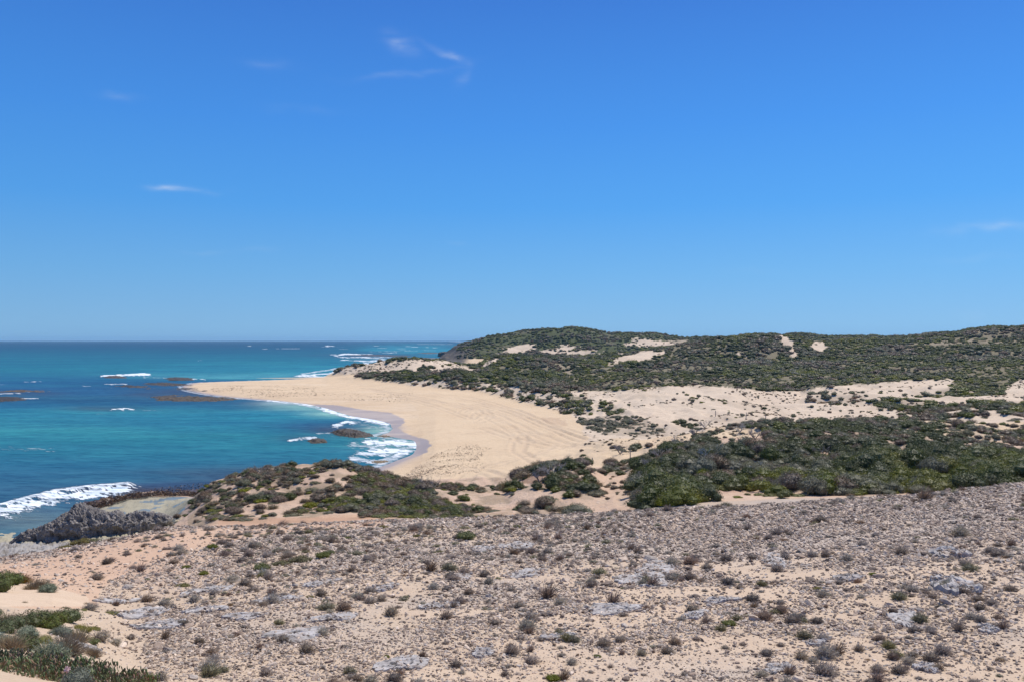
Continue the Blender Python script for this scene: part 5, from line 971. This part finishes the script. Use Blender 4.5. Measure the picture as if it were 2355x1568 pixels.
for poly, h_, c1, c2, lb in [
 ([(-60, 915), (0, 914), (50, 915), (68, 919), (40, 924), (-60, 927)], .6, DB_, None, 'dark reef rock cut by the left picture edge with foam behind it'),
 ([(-60, 902), (0, 901), (30, 897), (100, 899), (104, 903), (40, 904), (-60, 905)], .35, (.11, .075, .045), OR_, 'long low brown reef above the dark one at the left edge'),
 ([(232, 868), (260, 866.5), (290, 868), (288, 871), (245, 871)], .7, (.07, .05, .04), None, 'small dark reef just in front of the tallest breaker'),
 ([(268, 888), (300, 887), (345, 890), (360, 894), (330, 896), (290, 892)], .4, DB_, OR_, 'golden brown reef left of the sand spit tip'),
 ([(320, 884), (360, 880), (400, 880), (440, 884), (450, 888), (400, 889), (350, 888)], .4, DB_, OR_, 'golden brown reef running to the sand spit tip'),
 ([(380, 870), (420, 869), (450, 872), (440, 876), (395, 876)], .5, DB_, OR_, 'small brown reef behind the spit tip with a line of foam'),
 ([(380, 893), (430, 891), (470, 896), (530, 902), (500, 905), (430, 899)], .3, DB_, OR_, 'narrow dark reef strip along the near side of the spit'),
 ([(345, 918), (370, 914), (430, 912), (500, 913), (560, 918), (520, 922), (420, 923), (370, 922)], .45, (.085, .06, .035), OR_, 'long brown reef shelf just off the near side of the spit'),
 ([(335, 915), (400, 909), (425, 910), (380, 915)], .3, DB_, OR_, 'thin dark reef sliver off the spit'),
 ([(762, 996), (780, 991), (810, 992), (850, 1000), (858, 1005), (815, 1008), (780, 1003)], .75, (.06, .045, .03), OR_, 'kelp covered rock in the surf close to the beach'),
 ([(705, 1016), (725, 1012), (748, 1014), (752, 1019), (720, 1020)], .5, (.06, .045, .03), OR_, 'smaller kelp covered rock in the surf further from the beach'),
 ([(860, 1003), (890, 1003), (905, 1006), (880, 1008)], .25, (.16, .12, .07), None, 'thin flat rock at the edge of the swash'),
 ([(845, 1062), (880, 1060), (900, 1062), (870, 1067)], .25, (.22, .16, .09), None, 'small tan rock in the foam near the wet sand'),
 ([(800, 818), (850, 817), (930, 818.5), (940, 820.5), (860, 820), (810, 819.5)], .5, (.06, .05, .045), None, 'long thin dark reef far out beyond the dune'),
 ([(880, 824), (960, 823), (1040, 825), (1040, 828), (940, 828)], .35, (.16, .14, .12), None, 'flat grey reef platform below the far headland'),
 ([(960, 813), (1000, 812), (1015, 813.5), (980, 814.5)], .6, (.07, .06, .05), None, 'thin dark reef in front of the sea stack')]:
    reef('reef_rock', 'reef rock', lb, poly, .05, h_, c1, c2, G)
# kelp heaped along the shelf edge
def kelp(poly, n, seed, zr=(.05, .5), size=.16):
    r = np.random.default_rng(seed); P = np.array([sea_pt(a_, b_, .2) for a_, b_ in poly]); x0, y0 = P.min(0); x1, y1 = P.max(0); x = r.uniform(x0, x1, n * 5); y = r.uniform(y0, y1, n * 5); m_ = inpoly(x, y, P); x, y = x[m_][:n], y[m_][:n]
    bag = Bag(); nn = len(x); z = np.maximum(ground(x, y), 0) + zr[0] + (zr[1] - zr[0]) * np.abs(fbm(x * .8, y * .8, 3, seed)) * r.uniform(.3, 1.4, nn)
    nrm = r.normal(size=(nn, 3)) * .8 + [0, 0, 1]; nrm /= np.linalg.norm(nrm, axis=1)[:, None]; k = r.uniform(size=nn) < .3; cc = np.where(k[:, None], c3((.20, .10, .03)), c3((.075, .04, .02))) * r.uniform(.6, 1.5, (nn, 1))
    leaves(bag, r, np.stack([x, y, z], 1), nrm, size * .65, cc, .35); return bag
kb = [(185, 1168), (200, 1158), (240, 1150), (290, 1143), (360, 1138), (440, 1133), (478, 1128), (470, 1137), (400, 1144), (330, 1150), (280, 1157), (230, 1166)]
reef('kelp_ledge', 'kelp ledge', 'dark brown kelp covered ledge between the breaking wave and the shore shelf', kb, .1, .55, (.05, .032, .02), (.11, .06, .025), None, M_KELP)
bk = kelp(kb, 9000, 161, (.15, .9)); b2 = kelp([(300, 1125), (470, 1108), (500, 1120), (440, 1133), (300, 1143)], 500, 163, (.02, .1), .2)
for q in range(len(b2.v)): bk.add(b2.v[q], b2.f[q], b2.c[q])
b3 = kelp([(765, 996), (785, 992), (812, 993), (845, 1001), (810, 1007), (782, 1003)], 1800, 165, (.5, 1.1), .14)
for q in range(len(b3.v)): bk.add(b3.v[q], b3.f[q], b3.c[q])
obj('seaweed', bk.mesh('seaweed', M_KELP), kind='stuff', label='wet brown kelp fronds heaped on the ledge and rocks')
# dry wrack on the beach
def wrack(regions, seed):
    r = np.random.default_rng(seed); bag = Bag()
    for poly, n, sz in regions:
        P = np.array(poly, float); X = r.uniform(P[:, 0].min(), P[:, 0].max(), n * 4); Y = r.uniform(P[:, 1].min(), P[:, 1].max(), n * 4); m_ = inpoly(X, Y, poly); X, Y = X[m_][:n], Y[m_][:n]
        y = (CAMZ - 1.5) * FD / (Y - HY); x = (X - HX) * y / FD; k = fbm(x * .12, y * .3, 4, seed) + .25 * r.normal(size=len(x)) > .08; x, y = x[k], y[k]; z = ground(x, y) + .03
        ok = z > .1; x, y, z = x[ok], y[ok], z[ok]; nn = len(x); nrm = r.normal(size=(nn, 3)) * .35 + [0, 0, 1]; nrm /= np.linalg.norm(nrm, axis=1)[:, None]
        leaves(bag, r, np.stack([x, y, z], 1), nrm, sz, c3((.24, .165, .10)) * r.uniform(.6, 1.5, (nn, 1)), .35)
    return bag
wb = wrack([([(1000, 1035), (1080, 1015), (1130, 1030), (1100, 1055), (1000, 1075), (930, 1095), (900, 1085)], 2600, .16), ([(930, 1080), (1100, 1050), (1120, 1080), (1000, 1105)], 900, .14), ([(540, 890), (720, 888), (730, 905), (560, 908)], 1100, .35), ([(480, 884), (560, 880), (560, 890), (490, 895)], 500, .35), ([(720, 895), (950, 905), (940, 920), (760, 912)], 700, .3), ([(600, 880), (740, 885), (740, 892), (600, 890)], 500, .3)], 171)
obj('beach_wrack', wb.mesh('beach_wrack', M_LEAF), kind='stuff', label='dry brown seaweed scraps strewn over the beach sand')
# sea stack, far headland, wreckage-like stick on the slope
def lump(name, lb, cat, X_, Y_, y_, wx, wy, wz, color, seed, mat=M_JAG, sub=4, top=None):
    v, f = ico(sub); v = v.copy(); d = .35 * fbm3(v * 1.6 + seed, 5, seed, .55) + .2 * (.4 - np.abs(fbm3(v * 4 + seed, 3, seed + 5))); v = v * (1 + d)[:, None]
    if top: v[:, 2] = np.sign(v[:, 2]) * np.abs(v[:, 2]) ** top
    P = v * np.array([wx, wy, wz]); x_ = (X_ - HX) * y_ / FD; nz_ = fbm3(v * 3, 3, seed + 8)[:, None]; cc = c3(color) * (1 + .5 * nz_)
    o_ = obj(name, mesh_np(name, P, f, np.clip(cc, .01, .9), mat), label=lb, category=cat); o_.location = (x_, y_, 0); return o_
lump('sea_stack', 'dark blocky rock standing in the sea left of the far headland', 'sea stack', 1023, 802, 1000, 8.5, 6, 6.0, (.10, .09, .075), 181, top=.5)
def far_head():
    n1, n2 = 90, 30; t_ = np.linspace(0, 1, n1); X = 1040 + 106 * t_; prof = np.interp(X, [1036, 1045, 1060, 1078, 1092, 1105, 1125, 1146], [0, .22, .45, .75, .95, 1.0, .8, .4]); y0 = 1900
    V = []; cc = []
    for j, s_ in enumerate(np.linspace(0, 1, n2)):
        y_ = y0 + 260 * s_; hh_ = prof * 24.5 * np.sin(np.pi * np.clip(s_ * 1.1, 0, 1)) ** .6
        x_ = (X - HX) * y_ / FD; hh_ = hh_ * (1 + .22 * fbm(x_ * .05, np.full(n1, y_ * .03), 4, 191)) - 1; V.append(np.stack([x_, np.full(n1, y_), hh_], 1))
        k = sstep(-.1, .35, fbm(x_ * .06, np.full(n1, y_ * .04), 4, 193) + .3 * (s_ - .3))[:, None]; cc.append(c3((.36, .31, .26)) * (1 - k) + c3((.11, .10, .08)) * k)
    a = (np.arange(n2 - 1)[:, None] * n1 + np.arange(n1 - 1)[None, :]).ravel(); return mesh_np('headland', np.vstack(V), np.stack([a, a + 1, a + n1 + 1, a + n1], 1), np.vstack(cc), M_FAR, True, {'wet': np.zeros(n1 * n2), 'stony': np.zeros(n1 * n2)})
obj('headland', far_head(), kind='structure')
# dead branch lying on the stones
bb = Bag(); pts_ = [np.array(p) for p in ((-.45, .0, .03), (-.2, .02, .05), (.05, 0, .06), (.3, .03, .12), (.45, .02, .2))]
def seg(bag, p, q, a, b, col):
    d = q - p; d = d / np.linalg.norm(d); s_ = np.cross(d, [.1, .2, 1]); s_ /= np.linalg.norm(s_); u_ = np.cross(d, s_); k = [0, 1.57, 3.14, 4.71]
    bag.add(np.array([p + (math.cos(t) * s_ + math.sin(t) * u_) * a for t in k] + [q + (math.cos(t) * s_ + math.sin(t) * u_) * b for t in k]), np.array([[i, (i + 1) % 4, 4 + (i + 1) % 4, 4 + i] for i in range(4)]), col)
for i in range(4): seg(bb, pts_[i], pts_[i + 1], .018 - .003 * i, .015 - .003 * i, (.20, .15, .12))
seg(bb, pts_[2], np.array([.15, .05, .17]), .01, .004, (.2, .15, .12)); seg(bb, pts_[1], np.array([-.05, -.12, .1]), .01, .004, (.2, .15, .12))
o_ = obj('dead_branch', bb.mesh('dead_branch', M_WOOD), label='thin crooked dead branch lying on the stones in mid slope', category='branch'); o_.location = Vector(locate(1120, 1372, 10, 50)); o_.rotation_euler = (0, 0, .25)

# ------------------------------------------------------------------ thin sea air
hv = np.array([(a_, b_, c_) for c_ in (-8, 60) for b_ in (-250, 17500) for a_ in (-34500, 34500)], float)
hf = np.array([[0, 1, 3, 2], [4, 6, 7, 5], [0, 4, 5, 1], [2, 3, 7, 6], [0, 2, 6, 4], [1, 5, 7, 3]])
mh, th_, oh = base_mat('sea_air'); pv = N(th_, 'ShaderNodeVolumePrincipled'); pv.inputs['Color'].default_value = (.42, .74, 1, 1); pv.inputs['Density'].default_value = .00006; pv.inputs['Anisotropy'].default_value = .1
L(th_, pv.outputs[0], oh.inputs['Volume']); obj("haze", mesh_np("haze", hv, hf[:, ::-1], None, mh), kind='stuff')
# ------------------------------------------------------------------ labels: each thing told by look and neighbour
LM = {'slope': [(n_, *locate(X_, Y_, 9, 55)[:2]) for n_, X_, Y_ in [('the large proud slab', 2190, 1352), ('the broad cracked slab', 1485, 1335), ('the long low slab', 1410, 1402), ('the stepped slab', 1500, 1300), ('the pinkish cracked slab', 1780, 1290), ('the rounded pale slab', 2075, 1425), ('the bottom edge slab', 925, 1530), ('the wide flat slab', 680, 1460), ('the tilted pale slab', 330, 1418), ('the long green cushion row', 690, 1292), ('the dead branch', 1120, 1372), ('the slope crest', 1300, 1200), ('the right skyline of stones', 2200, 1150), ('the lone green cushion in sand', 1680, 1440), ('the green cushion near the crest', 1075, 1242), ('the bottom right sand', 1895, 1510), ('the lower middle sand', 1375, 1512), ('the pink soil track', 300, 1300), ('the left crest', 620, 1215), ('the mid slope slab', 880, 1355)]],
      'corner': [(n_, *locate(X_, Y_, 8, 40)[:2]) for n_, X_, Y_ in [('the smooth sand hollow', 80, 1375), ('the bare sand hummock', 40, 1500), ('the fleshy leaved mat', 150, 1560), ('the first stones of the slope', 260, 1470)]],
      'mound': [(n_, *locate(X_, Y_, 60, 100)[:2]) for n_, X_, Y_ in [('the mound crest by the sea', 620, 1090), ('the highest point of the mound', 780, 1072), ('the foot of the mound', 700, 1180), ('the left end of the mound', 470, 1150), ('the green right flank of the mound', 930, 1140), ('the sandy ledge right of the mound', 1100, 1155)]],
      'island': [(n_, *locate(X_, Y_, 60, 110)[:2]) for n_, X_, Y_ in [('the left tip of the scrub island', 1180, 1095), ('the top of the scrub island', 1310, 1070), ('the post by the scrub island', 1361, 1090), ('the foot of the scrub island', 1310, 1140)]],
      'thicket': [(n_, *locate(X_, Y_, 55, 150)[:2]) for n_, X_, Y_ in [('the left end of the thicket', 1490, 1110), ('the sand pocket in the thicket', 1700, 1015), ('the thicket crest', 1850, 985), ('the pale sand strip', 1700, 1135), ('the middle of the thicket', 1850, 1060), ('the right end of the thicket', 2250, 1080), ('the stony crest', 2100, 1135), ('the bare dunes at the right', 2200, 1000), ('the beach track', 1430, 1100)]],
      'dunes': [(n_, *locate(X_, Y_, 130, 500)[:2]) for n_, X_, Y_ in [('the bend of the sand track', 1450, 985), ('the vehicle track up the dune', 1822, 815), ('the left blowout', 1600, 905), ('the right blowout', 2000, 900), ('the vegetated scarp', 1130, 890), ('the posts by the track', 1715, 955), ('the bushy knob on the dune', 1310, 940), ('the far right dunes', 2300, 960)]]}
GOLD = {}
groups = {}
for (e, look, x_, y_, z_, lm, noun) in THINGS:
    ls = LM.get(lm, LM['dunes']); sx = x_ / y_; best = None
    for n_, lx, ly in ls:
        d = math.hypot(sx - lx / ly, 2.2 * (math.log(y_) - math.log(ly)) * .25)
        if best is None or d < best[0]: best = (d, n_, lx, ly)
    d, n_, lx, ly = best; ddx = sx - lx / ly; ddy = math.log(y_ / ly) * .45
    side = ('right of' if ddx > 0 else 'left of') if abs(ddx) > abs(ddy) else ('beyond' if ddy > 0 else 'in front of')
    groups.setdefault((look, noun, side, n_), []).append((d, e))
ORD = ['', 'second ', 'third ', 'fourth ', 'fifth ', 'sixth ', 'seventh ', 'eighth ', 'ninth ', 'tenth ', 'eleventh ', 'twelfth ', 'thirteenth ', 'fourteenth ', 'fifteenth ', 'sixteenth ', 'seventeenth ', 'eighteenth ', 'nineteenth ', 'twentieth ']
for (look, noun, side, n_), L_ in groups.items():
    L_.sort(key=lambda q: q[0])
    if len(L_) > 20: print('MANY', look, n_, len(L_))
    for i, (d, e) in enumerate(L_): e['label'] = ('closest ' if i == 0 else ORD[min(i, 19)] + 'closest ') + f'{look} {noun} {side} {n_}'
print('done', time.time() - T0, len(bpy.data.objects))
